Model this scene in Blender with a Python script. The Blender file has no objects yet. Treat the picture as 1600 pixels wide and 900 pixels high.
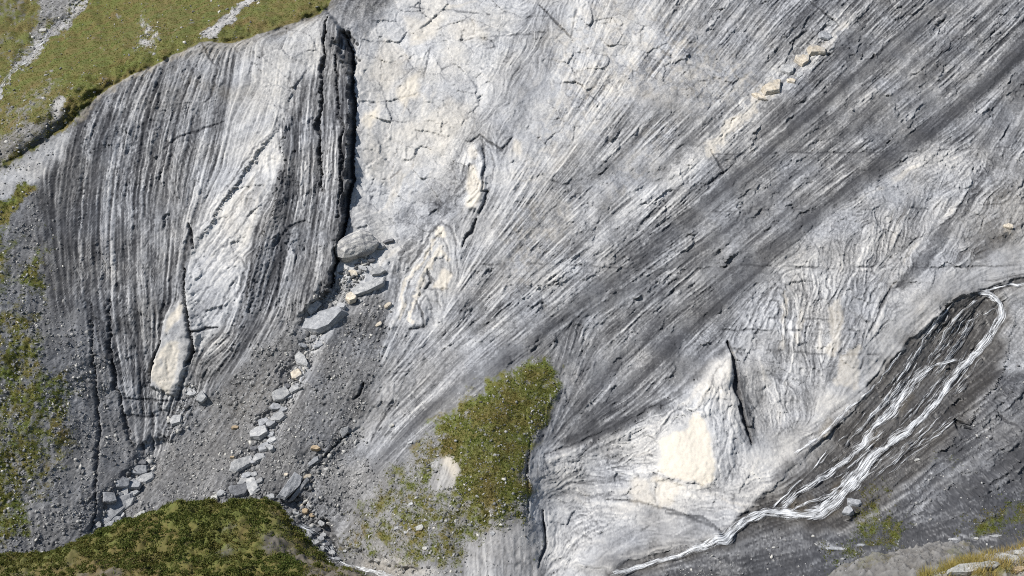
import bpy, bmesh, math, random, time
import numpy as np
from mathutils import Vector, Matrix, noise as mnoise
T0 = time.time()
random.seed(7)
RNG = np.random.default_rng(11)
scene = bpy.context.scene
C = scene.collection

# ------------------------------------------------------------------ camera
PITCH = math.radians(-4.0)
FPX = 2000.0                      # focal length in survey units (1600 wide)
cam_d = bpy.data.cameras.new('camera')
cam_d.sensor_width = 36.0
cam_d.lens = 36.0 * FPX / 1600.0
cam_d.clip_start = 0.5
cam_d.clip_end = 3000.0
cam = bpy.data.objects.new('camera', cam_d)
cam.rotation_euler = (math.radians(90) + PITCH, 0, 0)
C.objects.link(cam)
scene.camera = cam
# ------------------------------------------------------------------ sky + sun
SUN_EL = math.radians(46)
SUN_AZ = math.atan2(-0.80, -0.60)         # compass bearing (x, y) of the sun: left of and behind the viewer
world = bpy.data.worlds.new('World')
scene.world = world
world.use_nodes = True
wn = world.node_tree
wn.nodes.clear()
sky = wn.nodes.new('ShaderNodeTexSky')
sky.sky_type = 'NISHITA'
sky.sun_disc = False
sky.sun_elevation = SUN_EL
sky.sun_rotation = SUN_AZ
sky.altitude = 1900
bg = wn.nodes.new('ShaderNodeBackground')
bg.inputs[1].default_value = 0.07
wo = wn.nodes.new('ShaderNodeOutputWorld')
wn.links.new(sky.outputs[0], bg.inputs[0])
wn.links.new(bg.outputs[0], wo.inputs[0])
sun_d = bpy.data.lights.new('sun', 'SUN')
sun_d.energy = 4.3
sun_d.angle = math.radians(0.53)
sun_d.color = (1.0, 0.965, 0.915)
sun = bpy.data.objects.new('sun', sun_d)
sdir = Vector((math.sin(SUN_AZ) * math.cos(SUN_EL), math.cos(SUN_AZ) * math.cos(SUN_EL), math.sin(SUN_EL)))
sun.rotation_euler = sdir.to_track_quat('Z', 'Y').to_euler()
C.objects.link(sun)
scene.view_settings.view_transform = 'Standard'
scene.view_settings.look = 'None'
scene.view_settings.exposure = 0.40
scene.view_settings.gamma = 1.0
scene.render.engine = 'CYCLES'
scene.cycles.filter_width = 1.0
scene.cycles.use_denoising = False
scene.cycles.max_bounces = 4
scene.cycles.diffuse_bounces = 2

# ------------------------------------------------------------------ survey maths
CP, SP = math.cos(PITCH), math.sin(PITCH)

def ray(px, py):
    a = (np.asarray(px, float) - 800) / FPX
    b = (450 - np.asarray(py, float)) / FPX
    return a, CP - b * SP, SP + b * CP

def at(px, py, Y):
    dx, dy, dz = ray(px, py)
    return Y * dx / dy, Y * np.ones_like(dy), Y * dz / dy

def project(X, Y, Z):
    d = Y * CP + Z * SP
    u = -Y * SP + Z * CP
    return 800 + FPX * X / d, 450 - FPX * u / d

def plane_Y(px, py, slope=1.11):
    dx, dy, dz = ray(px, py)
    return (-14.0 - slope * 200.0) / (dz / dy - slope)

# map raster in survey units
MX0, MY0, MW, MH = -120, -80, 1840, 1080
gx, gy = np.meshgrid(np.arange(MW, dtype=np.float32) + MX0, np.arange(MH, dtype=np.float32) + MY0)

_fx = np.fft.rfftfreq(MW)[None, :]
_fy = np.fft.fftfreq(MH)[:, None]
_fr = np.sqrt(_fx ** 2 + _fy ** 2) + 1e-6

def fnoise(lo, hi, beta=1.0, seed=0):
    """band limited noise, wavelengths lo..hi survey units, unit variance"""
    r = np.random.default_rng(seed)
    F = np.fft.rfft2(r.standard_normal((MH, MW)).astype(np.float32))
    k = _fr ** (-beta) * np.exp(-(_fr * lo * 0.7) ** 2) * (1 - np.exp(-(_fr * hi) ** 2))
    n = np.fft.irfft2(F * k, s=(MH, MW)).astype(np.float32)
    return n / n.std()

def fblur(a, s):
    return np.fft.irfft2(np.fft.rfft2(a) * np.exp(-2 * (math.pi * s * _fr) ** 2), s=(MH, MW)).astype(np.float32)

def box1(a, r, ax):
    if r < 1:
        return a
    pad = [(0, 0), (0, 0)]
    pad[ax] = (r + 1, r)
    c = np.cumsum(np.pad(a, pad, mode='edge'), axis=ax, dtype=np.float64)
    n = a.shape[ax]
    if ax == 0:
        return ((c[2 * r + 1:2 * r + 1 + n] - c[:n]) / (2 * r + 1)).astype(np.float32)
    return ((c[:, 2 * r + 1:2 * r + 1 + n] - c[:, :n]) / (2 * r + 1)).astype(np.float32)

def bblur(a, s):
    r = int(round(s))
    for _ in range(2):
        a = box1(box1(a, r, 0), r, 1)
    return a

WX = fnoise(6, 60, 1.6, 1)
WY = fnoise(6, 60, 1.6, 2)
WFX = fnoise(2, 14, 1.0, 31)
WFY = fnoise(2, 14, 1.0, 32)

def window(pts, m):
    xs = [p[0] for p in pts]; ys = [p[1] for p in pts]
    x0 = max(0, int(min(xs) - m - MX0)); x1 = min(MW, int(max(xs) + m - MX0) + 1)
    y0 = max(0, int(min(ys) - m - MY0)); y1 = min(MH, int(max(ys) + m - MY0) + 1)
    return slice(y0, y1), slice(x0, x1)

def inside(x, y, poly):
    r = np.zeros(x.shape, bool)
    n = len(poly)
    for i in range(n):
        x0, y0 = poly[i]; x1, y1 = poly[(i + 1) % n]
        if y0 == y1:
            continue
        c = (y0 > y) != (y1 > y)
        r ^= c & (x < (x1 - x0) * (y - y0) / (y1 - y0) + x0)
    return r

def poly_mask(poly, soft=3, warp=4, fine=1.0):
    w = window(poly, soft * 3 + warp * 3 + 4)
    x = gx[w] + warp * WX[w] + fine * WFX[w]
    y = gy[w] + warp * WY[w] + fine * WFY[w]
    m = inside(x, y, poly).astype(np.float32)
    return w, bblur(m, soft)

def line_dist(pts, m, warp=0, fine=0):
    """distance to a polyline and arc length fraction inside a window"""
    w = window(pts, m)
    x = gx[w] + warp * WX[w] + fine * WFX[w]
    y = gy[w] + warp * WY[w] + fine * WFY[w]
    best = np.full(x.shape, 1e9, np.float32)
    tt = np.zeros(x.shape, np.float32)
    sd = np.zeros(x.shape, np.float32)
    L = [math.dist(pts[i], pts[i + 1]) for i in range(len(pts) - 1)]
    tot = sum(L); acc = 0
    for i in range(len(pts) - 1):
        ax, ay = pts[i]; bx, by = pts[i + 1]
        dx, dy = bx - ax, by - ay
        t = np.clip(((x - ax) * dx + (y - ay) * dy) / (dx * dx + dy * dy), 0, 1)
        d = np.hypot(x - ax - t * dx, y - ay - t * dy)
        k = d < best
        best = np.where(k, d, best)
        tt = np.where(k, (acc + t * L[i]) / tot, tt)
        sd = np.where(k, np.sign((x - ax) * dy - (y - ay) * dx), sd)   # + on the right of travel (screen y down: left)
        acc += L[i]
    return w, best, tt, sd

def smooth(a, b, x):
    t = np.clip((x - a) / (b - a), 0, 1)
    return t * t * (3 - 2 * t)

def sample(m, px, py):
    x = np.clip(px - MX0, 0, MW - 1.001); y = np.clip(py - MY0, 0, MH - 1.001)
    i = x.astype(np.int32); j = y.astype(np.int32)
    fx = (x - i).astype(np.float32); fy = (y - j).astype(np.float32)
    return (m[j, i] * (1 - fx) + m[j, i + 1] * fx) * (1 - fy) + (m[j + 1, i] * (1 - fx) + m[j + 1, i + 1] * fx) * fy

# ------------------------------------------------------------------ bedding directions (guide lines of the folds)
GUIDES = [
    # left buttress, near vertical beds
    [(60, 290), (75, 400), (95, 520), (120, 640), (140, 780)],
    [(140, 150), (112, 230), (98, 320), (105, 450), (130, 600), (150, 760)],
    [(200, 120), (168, 220), (152, 330), (156, 450), (172, 560), (200, 690)],
    [(270, 85), (236, 190), (216, 300), (216, 420), (228, 560), (238, 700)],
    [(330, 65), (292, 170), (275, 250), (266, 350), (258, 450), (250, 500)],
    [(360, 80), (340, 200), (316, 300), (298, 400), (286, 470)],
    [(400, 70), (395, 130), (365, 190), (352, 260), (310, 330)],
    [(520, 30), (500, 150), (494, 300), (480, 400), (462, 480)],
    [(545, 60), (540, 200), (535, 320), (520, 430)],
    [(470, 60), (455, 130), (450, 200), (446, 300), (428, 400), (405, 480), (370, 550)],
    [(300, 385), (350, 310), (400, 240), (432, 192)], [(432, 192), (444, 240), (432, 310), (405, 380)],
    [(300, 450), (345, 410), (385, 385), (398, 330), (415, 280)],
    [(300, 505), (330, 470), (352, 420), (372, 405), (380, 430), (362, 480), (335, 520), (310, 560)],
    [(320, 560), (350, 540), (375, 500), (390, 450)],
    [(290, 480), (292, 540), (270, 620), (240, 700)], [(300, 570), (280, 640), (250, 700)],
    # upper pale cliff
    [(620, 20), (700, 30), (790, 40)], [(600, 100), (590, 200), (575, 320)], [(700, 100), (660, 200), (620, 300)],
    [(560, 340), (600, 330), (620, 360), (600, 380)],
    [(790, 60), (760, 150), (700, 240), (640, 330)],
    [(930, 0), (885, 120), (815, 250), (745, 350), (705, 430)],
    [(870, 60), (830, 160), (770, 260), (690, 330), (620, 380)],
    # fold at the foot of the pale cliff
    [(735, 300), (738, 240), (752, 222), (768, 250), (760, 310)], [(770, 225), (785, 270), (770, 320)],
    [(610, 480), (630, 410), (665, 370), (690, 350), (706, 370), (712, 430)],
    [(630, 500), (650, 430), (672, 395), (688, 380), (698, 400), (695, 450)],
    [(640, 510), (655, 470), (670, 440), (685, 450), (690, 490)],
    [(600, 560), (620, 510), (640, 480)],
    # main slope
    [(1060, 0), (985, 110), (900, 230), (820, 330), (740, 430), (660, 530), (590, 610)],
    [(1190, 0), (1080, 130), (940, 270), (820, 385), (720, 490), (620, 590), (560, 680)],
    [(1330, 0), (1190, 150), (1010, 320), (860, 445), (710, 565), (610, 660), (530, 760)],
    [(1500, 0), (1310, 175), (1110, 340), (950, 450), (800, 560), (640, 690), (540, 790)],
    [(1600, 60), (1460, 190), (1260, 345), (1060, 500), (960, 590), (890, 680)],
    [(1500, 210), (1330, 320), (1180, 430), (1080, 530), (1000, 620), (900, 700)],
    [(900, 500), (880, 580), (850, 680)],
    [(1130, 540), (1050, 610), (960, 665), (880, 700), (850, 710)],
    [(1080, 530), (980, 620), (900, 670), (870, 700)],
    # right fold
    [(1600, 150), (1540, 260), (1480, 350), (1420, 440)], [(1620, 250), (1560, 330), (1480, 420), (1400, 500)],
    [(1160, 520), (1185, 465), (1215, 440), (1230, 470), (1228, 540)],
    [(1180, 480), (1220, 420), (1250, 415), (1262, 460), (1250, 530)],
    [(1300, 340), (1310, 400), (1300, 480)], [(1370, 330), (1350, 400), (1330, 470), (1310, 540)],
    [(1440, 300), (1410, 380), (1370, 450), (1330, 520), (1290, 600)],
    [(1190, 560), (1210, 620), (1230, 680)], [(1260, 520), (1265, 590), (1270, 650)],
    [(1620, 420), (1560, 430), (1480, 455), (1420, 520), (1360, 600), (1290, 650), (1200, 700)],
    # pale foot
    [(1085, 620), (1110, 580), (1138, 548), (1150, 600), (1160, 660), (1175, 700)],
    [(1130, 590), (1125, 640), (1130, 700), (1120, 750)], [(1060, 640), (1100, 660), (1115, 720)],
    [(850, 730), (920, 710), (1000, 690), (1050, 660)], [(840, 780), (900, 770), (1000, 775), (1100, 780), (1180, 790)],
    [(860, 880), (920, 840), (1000, 810), (1080, 800)], [(835, 700), (828, 770), (850, 850), (840, 890)],
    [(760, 820), (765, 890)], [(820, 810), (825, 890)], [(700, 700), (690, 750)],
    [(950, 895), (1100, 850), (1200, 815), (1300, 790)],
    # water and dark bank
    [(1560, 470), (1500, 570), (1430, 650), (1340, 740), (1230, 800)], [(1480, 480), (1420, 570), (1350, 650), (1260, 750)],
    [(1600, 560), (1520, 630), (1430, 700), (1350, 770), (1250, 840)],
    [(1600, 660), (1500, 730), (1400, 810), (1250, 870), (1100, 900)], [(1600, 760), (1480, 820), (1350, 860)],
    # talus and screes run downhill
    [(10, 330), (10, 500), (20, 700), (40, 850)], [(90, 600), (110, 700), (120, 820)],
    [(440, 530), (370, 620), (290, 720), (220, 800)], [(590, 480), (540, 580), (480, 690), (440, 770)],
    [(480, 520), (430, 620), (390, 720)], [(640, 720), (580, 790), (540, 840)], [(700, 800), (640, 850)],
    [(780, 600), (740, 680), (700, 760)], [(840, 600), (810, 700), (800, 780)],
    # alp
    [(380, 0), (200, 90), (60, 180), (0, 240)], [(130, 0), (60, 70), (0, 150)], [(500, 10), (400, 40), (300, 70)],
]

def direction_field():
    S = []
    for g in GUIDES:
        for i in range(len(g) - 1):
            L = math.dist(g[i], g[i + 1])
            n = max(1, int(L / 14))
            th = math.atan2(g[i + 1][1] - g[i][1], g[i + 1][0] - g[i][0])
            for k in range(n):
                t = (k + 0.5) / n
                S.append((g[i][0] + t * (g[i + 1][0] - g[i][0]), g[i][1] + t * (g[i + 1][1] - g[i][1]), math.cos(2 * th), math.sin(2 * th)))
    S = np.array(S, np.float32)
    q = 4
    qx, qy = gx[::q, ::q], gy[::q, ::q]
    c = np.zeros(qx.shape, np.float32); s = np.zeros_like(c)
    for x, y, a, b in S:
        w = 1.0 / ((qx - x) ** 2 + (qy - y) ** 2 + 20.0) ** 1.6
        c += w * a; s += w * b
    n = np.hypot(c, s) + 1e-12
    c /= n; s /= n
    up = lambda a: np.repeat(np.repeat(a, q, 0), q, 1)[:MH, :MW]
    return fblur(up(c), 4), fblur(up(s), 4)

c2, s2 = direction_field()
ang = 0.5 * np.arctan2(s2, c2)

# ------------------------------------------------------------------ zones (survey polygons)
RIDGE = [(-140, 352), (0, 264), (60, 226), (120, 181), (160, 141), (200, 117), (260, 90), (315, 62), (360, 66), (400, 52),
         (440, 40), (480, 24), (510, 18), (520, 0), (528, -90)]
CRACK_R = [(512, 22), (530, 45), (548, 80), (546, 120), (552, 160), (550, 220), (548, 270), (540, 325), (530, 390), (515, 448), (495, 470)]
BUTTRESS = [(60, 285), (112, 195)] + RIDGE[4:13] + CRACK_R + [(470, 488), (425, 528), (380, 562), (340, 602), (300, 652),
            (252, 703), (236, 716), (215, 700), (190, 655), (178, 600), (150, 520), (128, 470), (100, 500), (75, 470), (66, 380)]
TALUS = [(-130, 330), (0, 318), (60, 285), (66, 380), (75, 470), (100, 500), (128, 470), (150, 520), (178, 600), (190, 655),
         (215, 705), (225, 735), (190, 800), (140, 850), (100, 1000), (-130, 1000)]
PALE_CHUTE = [(-130, 350), (0, 264), (60, 226), (112, 186), (105, 225), (82, 270), (55, 285), (20, 300), (0, 316), (-130, 380)]
SCREE1 = [(495, 470), (470, 490), (425, 530), (380, 565), (340, 605), (300, 655), (252, 706), (228, 735), (160, 830), (260, 850),
          (450, 830), (400, 760), (410, 690), (445, 625), (468, 585), (470, 540), (478, 500)]
SCREE2 = [(600, 455), (575, 470), (545, 495), (505, 545), (470, 620), (425, 690), (390, 770), (450, 830), (520, 860), (545, 800),
          (590, 740), (545, 690), (575, 620), (598, 545), (606, 480)]
KNOLL = [(838, 560), (872, 585), (866, 622), (846, 662), (829, 700), (823, 770), (836, 850), (850, 900), (830, 1000), (560, 1000), (530, 860),
         (545, 800), (600, 742), (668, 684), (690, 660), (740, 620), (795, 582)]
KNOLL_GRASS = [(836, 566), (868, 588), (862, 622), (840, 665), (824, 702), (818, 756), (792, 792), (745, 790), (715, 770), (706, 745),
               (706, 708), (682, 694), (690, 662), (740, 622), (792, 588)]
FOLD_R = [(1720, 220), (1600, 232), (1440, 236), (1370, 280), (1300, 330), (1200, 430), (1150, 510), (1138, 545), (1160, 690), (1200, 700),
          (1280, 655), (1340, 600), (1400, 525), (1480, 455), (1600, 405), (1720, 380)]
SLAB = [(1720, 400), (1600, 428), (1560, 440), (1500, 455), (1420, 528), (1370, 600), (1330, 632), (1280, 656), (1232, 712), (1180, 730), (1175, 700),
        (1230, 680), (1290, 610), (1360, 545), (1415, 470), (1480, 430), (1560, 385), (1720, 330)]
FOOT = [(1138, 545), (1080, 592), (1000, 662), (920, 700), (860, 700), (835, 720), (825, 800), (850, 900), (850, 960), (960, 905), (1100, 855),
        (1140, 825), (1190, 790), (1232, 712), (1280, 655), (1200, 695), (1165, 690)]
WATERBED = [(1720, 436), (1600, 446), (1555, 452), (1572, 470), (1576, 500), (1560, 588), (1506, 660), (1452, 724), (1388, 790), (1330, 824), (1240, 830),
            (1180, 832), (1100, 866), (950, 910), (940, 895), (1090, 850), (1138, 822), (1185, 785), (1232, 735), (1295, 680), (1335, 640), (1375, 585), (1420, 535), (1480, 478),
            (1510, 460), (1600, 434), (1720, 420)]
BANK = [(1720, 470), (1590, 470), (1576, 505), (1560, 590), (1506, 662), (1452, 726), (1388, 792), (1330, 827), (1180, 838), (1100, 868), (950, 912),
        (900, 1000), (1720, 1000)]

tone = np.full((MH, MW), 0.50, np.float32)     # shale 0 ... limestone 1
strk = np.full((MH, MW), 0.8, np.float32)      # bedding strength
blk = np.full((MH, MW), 0.35, np.float32)      # jointed blocks
scr = np.zeros((MH, MW), np.float32)           # loose stones
moss = np.zeros((MH, MW), np.float32)          # turf
cream = np.zeros((MH, MW), np.float32)         # weathered calcite colour
wet = np.zeros((MH, MW), np.float32)
earth = np.zeros((MH, MW), np.float32)         # brown soil / lichen
smth = np.zeros((MH, MW), np.float32)          # water-worn smooth rock

def paint(m, poly, val, soft=3, warp=4, op=1.0, fine=1.0):
    w, k = poly_mask(poly, soft, warp, fine)
    m[w] = m[w] * (1 - k * op) + val * k * op

def stroke(m, pts, width, val, soft=3, op=1.0, warp=3, fine=1.0, taper=False):
    w, d, t, sd = line_dist(pts, width + soft * 2 + 12, warp, fine)
    wd = width * (np.sin(np.clip(t, 0.02, 0.98) * math.pi) ** 0.6 if taper else 1.0)
    k = 1 - smooth(wd - soft, wd + soft, d)
    m[w] = m[w] * (1 - k * op) + val * k * op

# --- main slope tone
UPPER = [(560, -90), (880, -90), (930, 0), (880, 130), (800, 270), (700, 340), (640, 400), (600, 440), (530, 450), (548, 320), (556, 200), (550, 90), (530, -90)]
paint(tone, [(530, -90), (1720, -90), (1720, 480), (1400, 560), (850, 720), (540, 800), (560, 450), (560, 200)], 0.475, 6)
paint(tone, [(1250, -90), (1720, -90), (1720, 260), (1450, 235), (1200, 430), (1130, 540), (900, 690), (640, 720), (540, 800), (620, 670), (800, 540), (1000, 390), (1180, 230)], 0.385, 16, 6)
paint(tone, [(1000, 400), (1300, 170), (1480, 200), (1200, 430), (1130, 540), (1000, 640), (880, 690), (860, 600), (830, 545)], 0.365, 14, 6)
paint(tone, [(880, -90), (1060, -90), (1010, 90), (900, 230), (780, 360), (690, 470), (610, 560), (620, 440), (760, 330), (870, 150), (930, 0)], 0.60, 12, 8)
paint(tone, UPPER, 0.725, 8, 6)
paint(strk, UPPER, 0.25, 10, 6); paint(blk, UPPER, 0.9, 10, 6)
paint(tone, [(620, 330), (700, 260), (740, 200), (800, 60), (850, -90), (890, -90), (900, 20), (850, 160), (770, 290), (680, 360), (620, 400)], 0.56, 8, 5)
paint(strk, [(620, 330), (740, 200), (850, -90), (930, -20), (850, 170), (770, 290), (640, 400)], 0.5, 8)
paint(blk, [(740, 200), (800, 60), (850, -90), (930, -20), (850, 170), (770, 290)], 0.35, 8)
paint(tone, [(520, -90), (610, -90), (600, 20), (570, 60), (548, 60), (530, 30)], 0.43, 8)
paint(scr, [(520, -90), (610, -90), (600, 15), (560, 30), (530, 20)], 0.6, 5)
for p, v in (([(640, 120), (660, 105), (655, 150), (630, 165), (620, 150)], .85), ([(570, 170), (590, 165), (580, 200), (566, 198)], .9), ([(700, 40), (740, 30), (760, 60), (720, 70)], .4),
             ([(630, 30), (690, 25), (680, 60), (640, 70)], .5), ([(560, 240), (640, 190), (700, 180), (690, 230), (600, 300)], .25), ([(600, 60), (640, 90), (610, 140), (580, 120)], .35),
             ([(650, 200), (700, 150), (740, 170), (690, 240)], .3)):
    paint(cream, p, v, 3, 3)
# folds under the pale cliff
paint(tone, [(600, 500), (620, 420), (670, 355), (715, 360), (725, 420), (700, 510), (620, 530), (600, 560)], 0.60, 5)
paint(blk, [(600, 500), (620, 420), (670, 355), (715, 360), (725, 420), (700, 510), (620, 530)], 0.5, 5)
paint(cream, [(682, 356), (692, 352), (698, 366), (690, 372), (680, 368)], .9, 1, 1)
paint(cream, [(676, 448), (692, 418), (706, 432), (694, 455)], .7, 1, 1); paint(cream, [(648, 448), (660, 425), (668, 440), (660, 452)], .4, 1, 1)
paint(cream, [(730, 320), (733, 270), (742, 255), (750, 270), (752, 310), (745, 325)], .75, 2, 2); paint(cream, [(731, 240), (738, 226), (748, 240), (738, 250)], .5, 2, 1)
paint(tone, [(728, 325), (730, 240), (745, 222), (758, 250), (752, 330)], .72, 2, 2)
stroke(tone, [(610, 470), (628, 415), (668, 370), (700, 330)], 4, 0.42, 2)
stroke(tone, [(630, 395), (680, 330), (722, 290), (735, 260)], 5, 0.36, 3, .8)
for pts in ([(622, 500), (632, 440), (655, 405), (680, 375)], [(640, 500), (655, 440), (672, 408), (690, 385), (700, 410)]):
    stroke(cream, pts, 3, .7, 1.5)
paint(cream, [(800, 225), (815, 215), (815, 240), (803, 245)], .6, 2)
# pale shattered rib
stroke(tone, [(1312, 30), (1270, 85), (1205, 140), (1130, 215), (1060, 270), (970, 330)], 17, 0.60, 6, .9, 4)
stroke(blk, [(1312, 30), (1270, 85), (1205, 140), (1130, 215), (1060, 270)], 17, 0.9, 6)
stroke(cream, [(1205, 138), (1160, 185), (1110, 235)], 8, .55, 4, .9, 4)
# shale lanes
LANES = [([(1640, 20), (1580, 90), (1530, 140), (1470, 190), (1390, 250), (1290, 330), (1190, 405), (1130, 465), (1060, 525), (990, 590), (930, 645), (890, 700)], 13, .15, .72),
         ([(1640, 140), (1590, 200), (1550, 260), (1500, 330), (1450, 400), (1410, 445)], 7, .26, .7),
         ([(1500, -20), (1400, 70), (1280, 170), (1150, 285), (1020, 395), (920, 465), (820, 535), (690, 628), (570, 735)], 10, .26, .5),
         ([(1330, 120), (1200, 235), (1090, 325), (990, 400)], 7, .2, .65),
         ([(1440, 120), (1330, 200), (1230, 290), (1130, 370), (1020, 430), (900, 500)], 6, .23, .6),
         ([(1050, 480), (960, 560), (900, 640)], 8, .24, .7),
         ([(1140, 545), (1090, 590), (1040, 630), (960, 665), (890, 690), (860, 715)], 9, .14, .85),
         ([(1460, 240), (1360, 330), (1240, 420), (1160, 500)], 9, .22, .6),
         ([(800, 545), (700, 615), (620, 690), (550, 775)], 9, .3, .6),
         ([(870, 590), (860, 640), (838, 690)], 9, .3, .5)]
for pts, wd, v, op in LANES:
    stroke(strk, pts, wd * .8, .28, wd * .6, .9, 2, .6)
    stroke(tone, pts, wd, v, wd * .38, op, 1.5, .6)
    stroke(blk, pts, wd, .05, wd * .8, .8, 2, .6)
for pts, wd, v in (([(1330, 215), (1210, 310), (1100, 400), (1010, 460), (900, 535)], 7, .52), ([(700, 590), (620, 665), (560, 740)], 10, .55), ([(1060, 420), (960, 500), (880, 560)], 6, .5),
                   ([(1010, 560), (960, 600), (920, 640)], 7, .52), ([(870, 480), (760, 560), (650, 640)], 9, .52)):
    stroke(tone, pts, wd * .7, v, wd * .4, .45, 2, .6)
# --- right fold
paint(tone, FOLD_R, 0.56, 8, 8); paint(blk, FOLD_R, 0.7, 8); paint(strk, FOLD_R, 0.75, 8)
paint(tone, [(1720, 60), (1600, 180), (1540, 300), (1480, 400), (1560, 400), (1720, 340)], 0.47, 10, 8)
paint(tone, [(1530, 360), (1620, 330), (1620, 420), (1540, 420), (1480, 410)], 0.36, 10, 8)
paint(earth, [(1530, 300), (1620, 240), (1620, 420), (1500, 420)], 0.35, 15, 8)
paint(tone, [(1420, 300), (1470, 330), (1400, 430), (1330, 540), (1270, 640), (1240, 620), (1300, 500), (1380, 400)], 0.5, 8)
stroke(tone, LANES[1][0], 8, .26, 4, .8, 1.5, .6)
for p in ([(1290, 555), (1300, 480), (1312, 455), (1318, 500), (1308, 560)], [(1240, 520), (1255, 480), (1262, 500), (1245, 540)], [(1220, 480), (1226, 450), (1232, 480), (1228, 520)],
          [(1300, 600), (1320, 550), (1345, 540), (1340, 610)], [(1215, 545), (1222, 520), (1228, 545)], [(1566, 362), (1572, 344), (1580, 350), (1576, 366)]):
    paint(cream, p, .38, 1, 2)
paint(tone, SLAB, 0.575, 6, 4); paint(strk, SLAB, 0.55, 6); paint(blk, SLAB, 0.3, 6); paint(smth, SLAB, .35, 8); paint(earth, SLAB, .18, 10)
# --- pale foot
paint(tone, FOOT, 0.67, 5, 5); paint(blk, FOOT, 0.7, 6); paint(strk, FOOT, .75, 6)
paint(tone, [(850, 700), (960, 690), (1010, 700), (960, 760), (900, 800), (840, 800), (830, 730)], .58, 8)
paint(tone, [(920, 860), (1010, 800), (1120, 790), (1140, 820), (1020, 870), (900, 900)], .56, 8); paint(smth, [(920, 860), (1010, 800), (1120, 790), (1140, 820), (1020, 870), (900, 900)], .3, 10)
paint(blk, [(920, 860), (1010, 800), (1120, 790), (1140, 820), (1020, 870), (900, 900)], .2, 8)
paint(tone, [(1060, 640), (1142, 550), (1146, 610), (1120, 650), (1118, 742), (1070, 758), (1022, 740), (1022, 690)], .76, 5, 3)
paint(cream, [(1028, 684), (1040, 678), (1076, 664), (1080, 640), (1096, 650), (1107, 687), (1114, 721), (1112, 749), (1099, 754), (1064, 749), (1025, 734), (1031, 711)], .92, 1, 1.5)
paint(blk, [(1056, 655), (1100, 652), (1114, 700), (1118, 738), (1066, 750), (1026, 736), (1026, 690)], .0, 3)
paint(strk, [(1056, 655), (1100, 652), (1114, 700), (1118, 738), (1066, 750), (1026, 736), (1026, 690)], .08, 3)
paint(cream, [(985, 765), (990, 740), (1020, 745), (1020, 785), (990, 790)], .5, 3); paint(cream, [(1025, 745), (1065, 760), (1058, 790), (1024, 785)], .6, 2)
paint(cream, [(1128, 552), (1141, 562), (1140, 590), (1115, 600), (1090, 625), (1080, 610)], .25, 4)
paint(tone, [(1145, 560), (1165, 600), (1182, 690), (1168, 692), (1155, 640), (1142, 590)], .34, 3, 2)  # shadow on the right of the fold nose, painted into the tone
paint(tone, [(722, 862), (800, 822), (834, 815), (850, 900), (720, 940)], .54, 8); paint(tone, [(640, 880), (700, 890), (720, 960), (600, 960)], .55, 6)
# --- left buttress
paint(tone, BUTTRESS, 0.38, 3, 3); paint(strk, BUTTRESS, 1.0, 3); paint(blk, BUTTRESS, .25, 3)
paint(tone, [(62, 285), (112, 190), (150, 150), (170, 200), (135, 330), (140, 470), (160, 560), (190, 690), (130, 480), (70, 440)], 0.24, 8, 6)
paint(tone, [(270, 90), (330, 60), (400, 52), (360, 150), (330, 260), (300, 420), (240, 500), (225, 380), (240, 200)], .43, 10)
paint(tone, [(388, 60), (500, 18), (505, 100), (470, 150), (450, 200), (432, 190), (390, 150)], .68, 6); paint(blk, [(388, 60), (500, 18), (500, 100), (450, 190), (390, 150)], .8, 6); paint(strk, [(388, 60), (500, 18), (500, 100), (450, 190), (390, 150)], .4, 6)
paint(tone, [(362, 110), (390, 70), (395, 150), (432, 190), (440, 260), (400, 300), (340, 380), (300, 400), (305, 330), (350, 260), (355, 180)], .64, 6)
paint(strk, [(362, 110), (390, 70), (395, 150), (432, 190), (440, 260), (400, 300), (340, 380), (300, 400), (305, 330), (350, 260), (355, 180)], .5, 6)
paint(tone, [(300, 400), (400, 240), (440, 195), (436, 260), (405, 330), (390, 420), (360, 520), (330, 560), (300, 540), (292, 470)], .62, 5); paint(strk, [(300, 400), (440, 195), (436, 260), (405, 330), (390, 420), (360, 520), (300, 540), (292, 470)], .7, 5)
RIB = [(300, 392), (350, 312), (398, 240), (438, 190), (440, 262), (404, 335), (385, 400), (352, 470), (322, 545), (303, 545), (291, 470)]
paint(tone, RIB, .68, 2, 2); paint(strk, RIB, .42, 3, 2); paint(blk, RIB, .55, 3, 2); paint(cream, [(310, 400), (360, 320), (405, 255), (425, 225), (405, 290), (350, 370)], .22, 10)
paint(tone, [(305, 360), (300, 300), (330, 250), (352, 200), (362, 130), (392, 150), (425, 185), (395, 235), (340, 315)], .60, 4, 3)
paint(tone, [(440, 250), (455, 200), (475, 220), (440, 400), (400, 500), (370, 560), (385, 470), (410, 360)], .30, 4)
paint(tone, [(505, 30), (545, 70), (545, 300), (520, 430), (500, 380), (498, 200)], .36, 6)
paint(tone, [(285, 465), (300, 560), (272, 618), (236, 602), (244, 545), (262, 480)], .66, 2, 2); paint(strk, [(285, 465), (300, 560), (272, 618), (236, 602), (244, 545), (262, 480)], .15, 2); paint(blk, [(285, 465), (300, 560), (272, 618), (236, 602), (244, 545)], .4, 2)
paint(cream, [(266, 533), (283, 532), (281, 557), (276, 580), (273, 598), (265, 617), (242, 594), (237, 577), (250, 547)], .75, 1, .7); paint(cream, [(262, 500), (286, 470), (284, 494), (260, 522)], .8, 1, .7); paint(cream, [(252, 556), (257, 562), (258, 572), (253, 570)], 0, 1, .3)
paint(tone, [(180, 600), (240, 600), (300, 600), (300, 650), (240, 715), (200, 690)], .47, 6); paint(blk, [(180, 600), (300, 590), (300, 650), (240, 715), (200, 690)], .5, 6)
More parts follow.
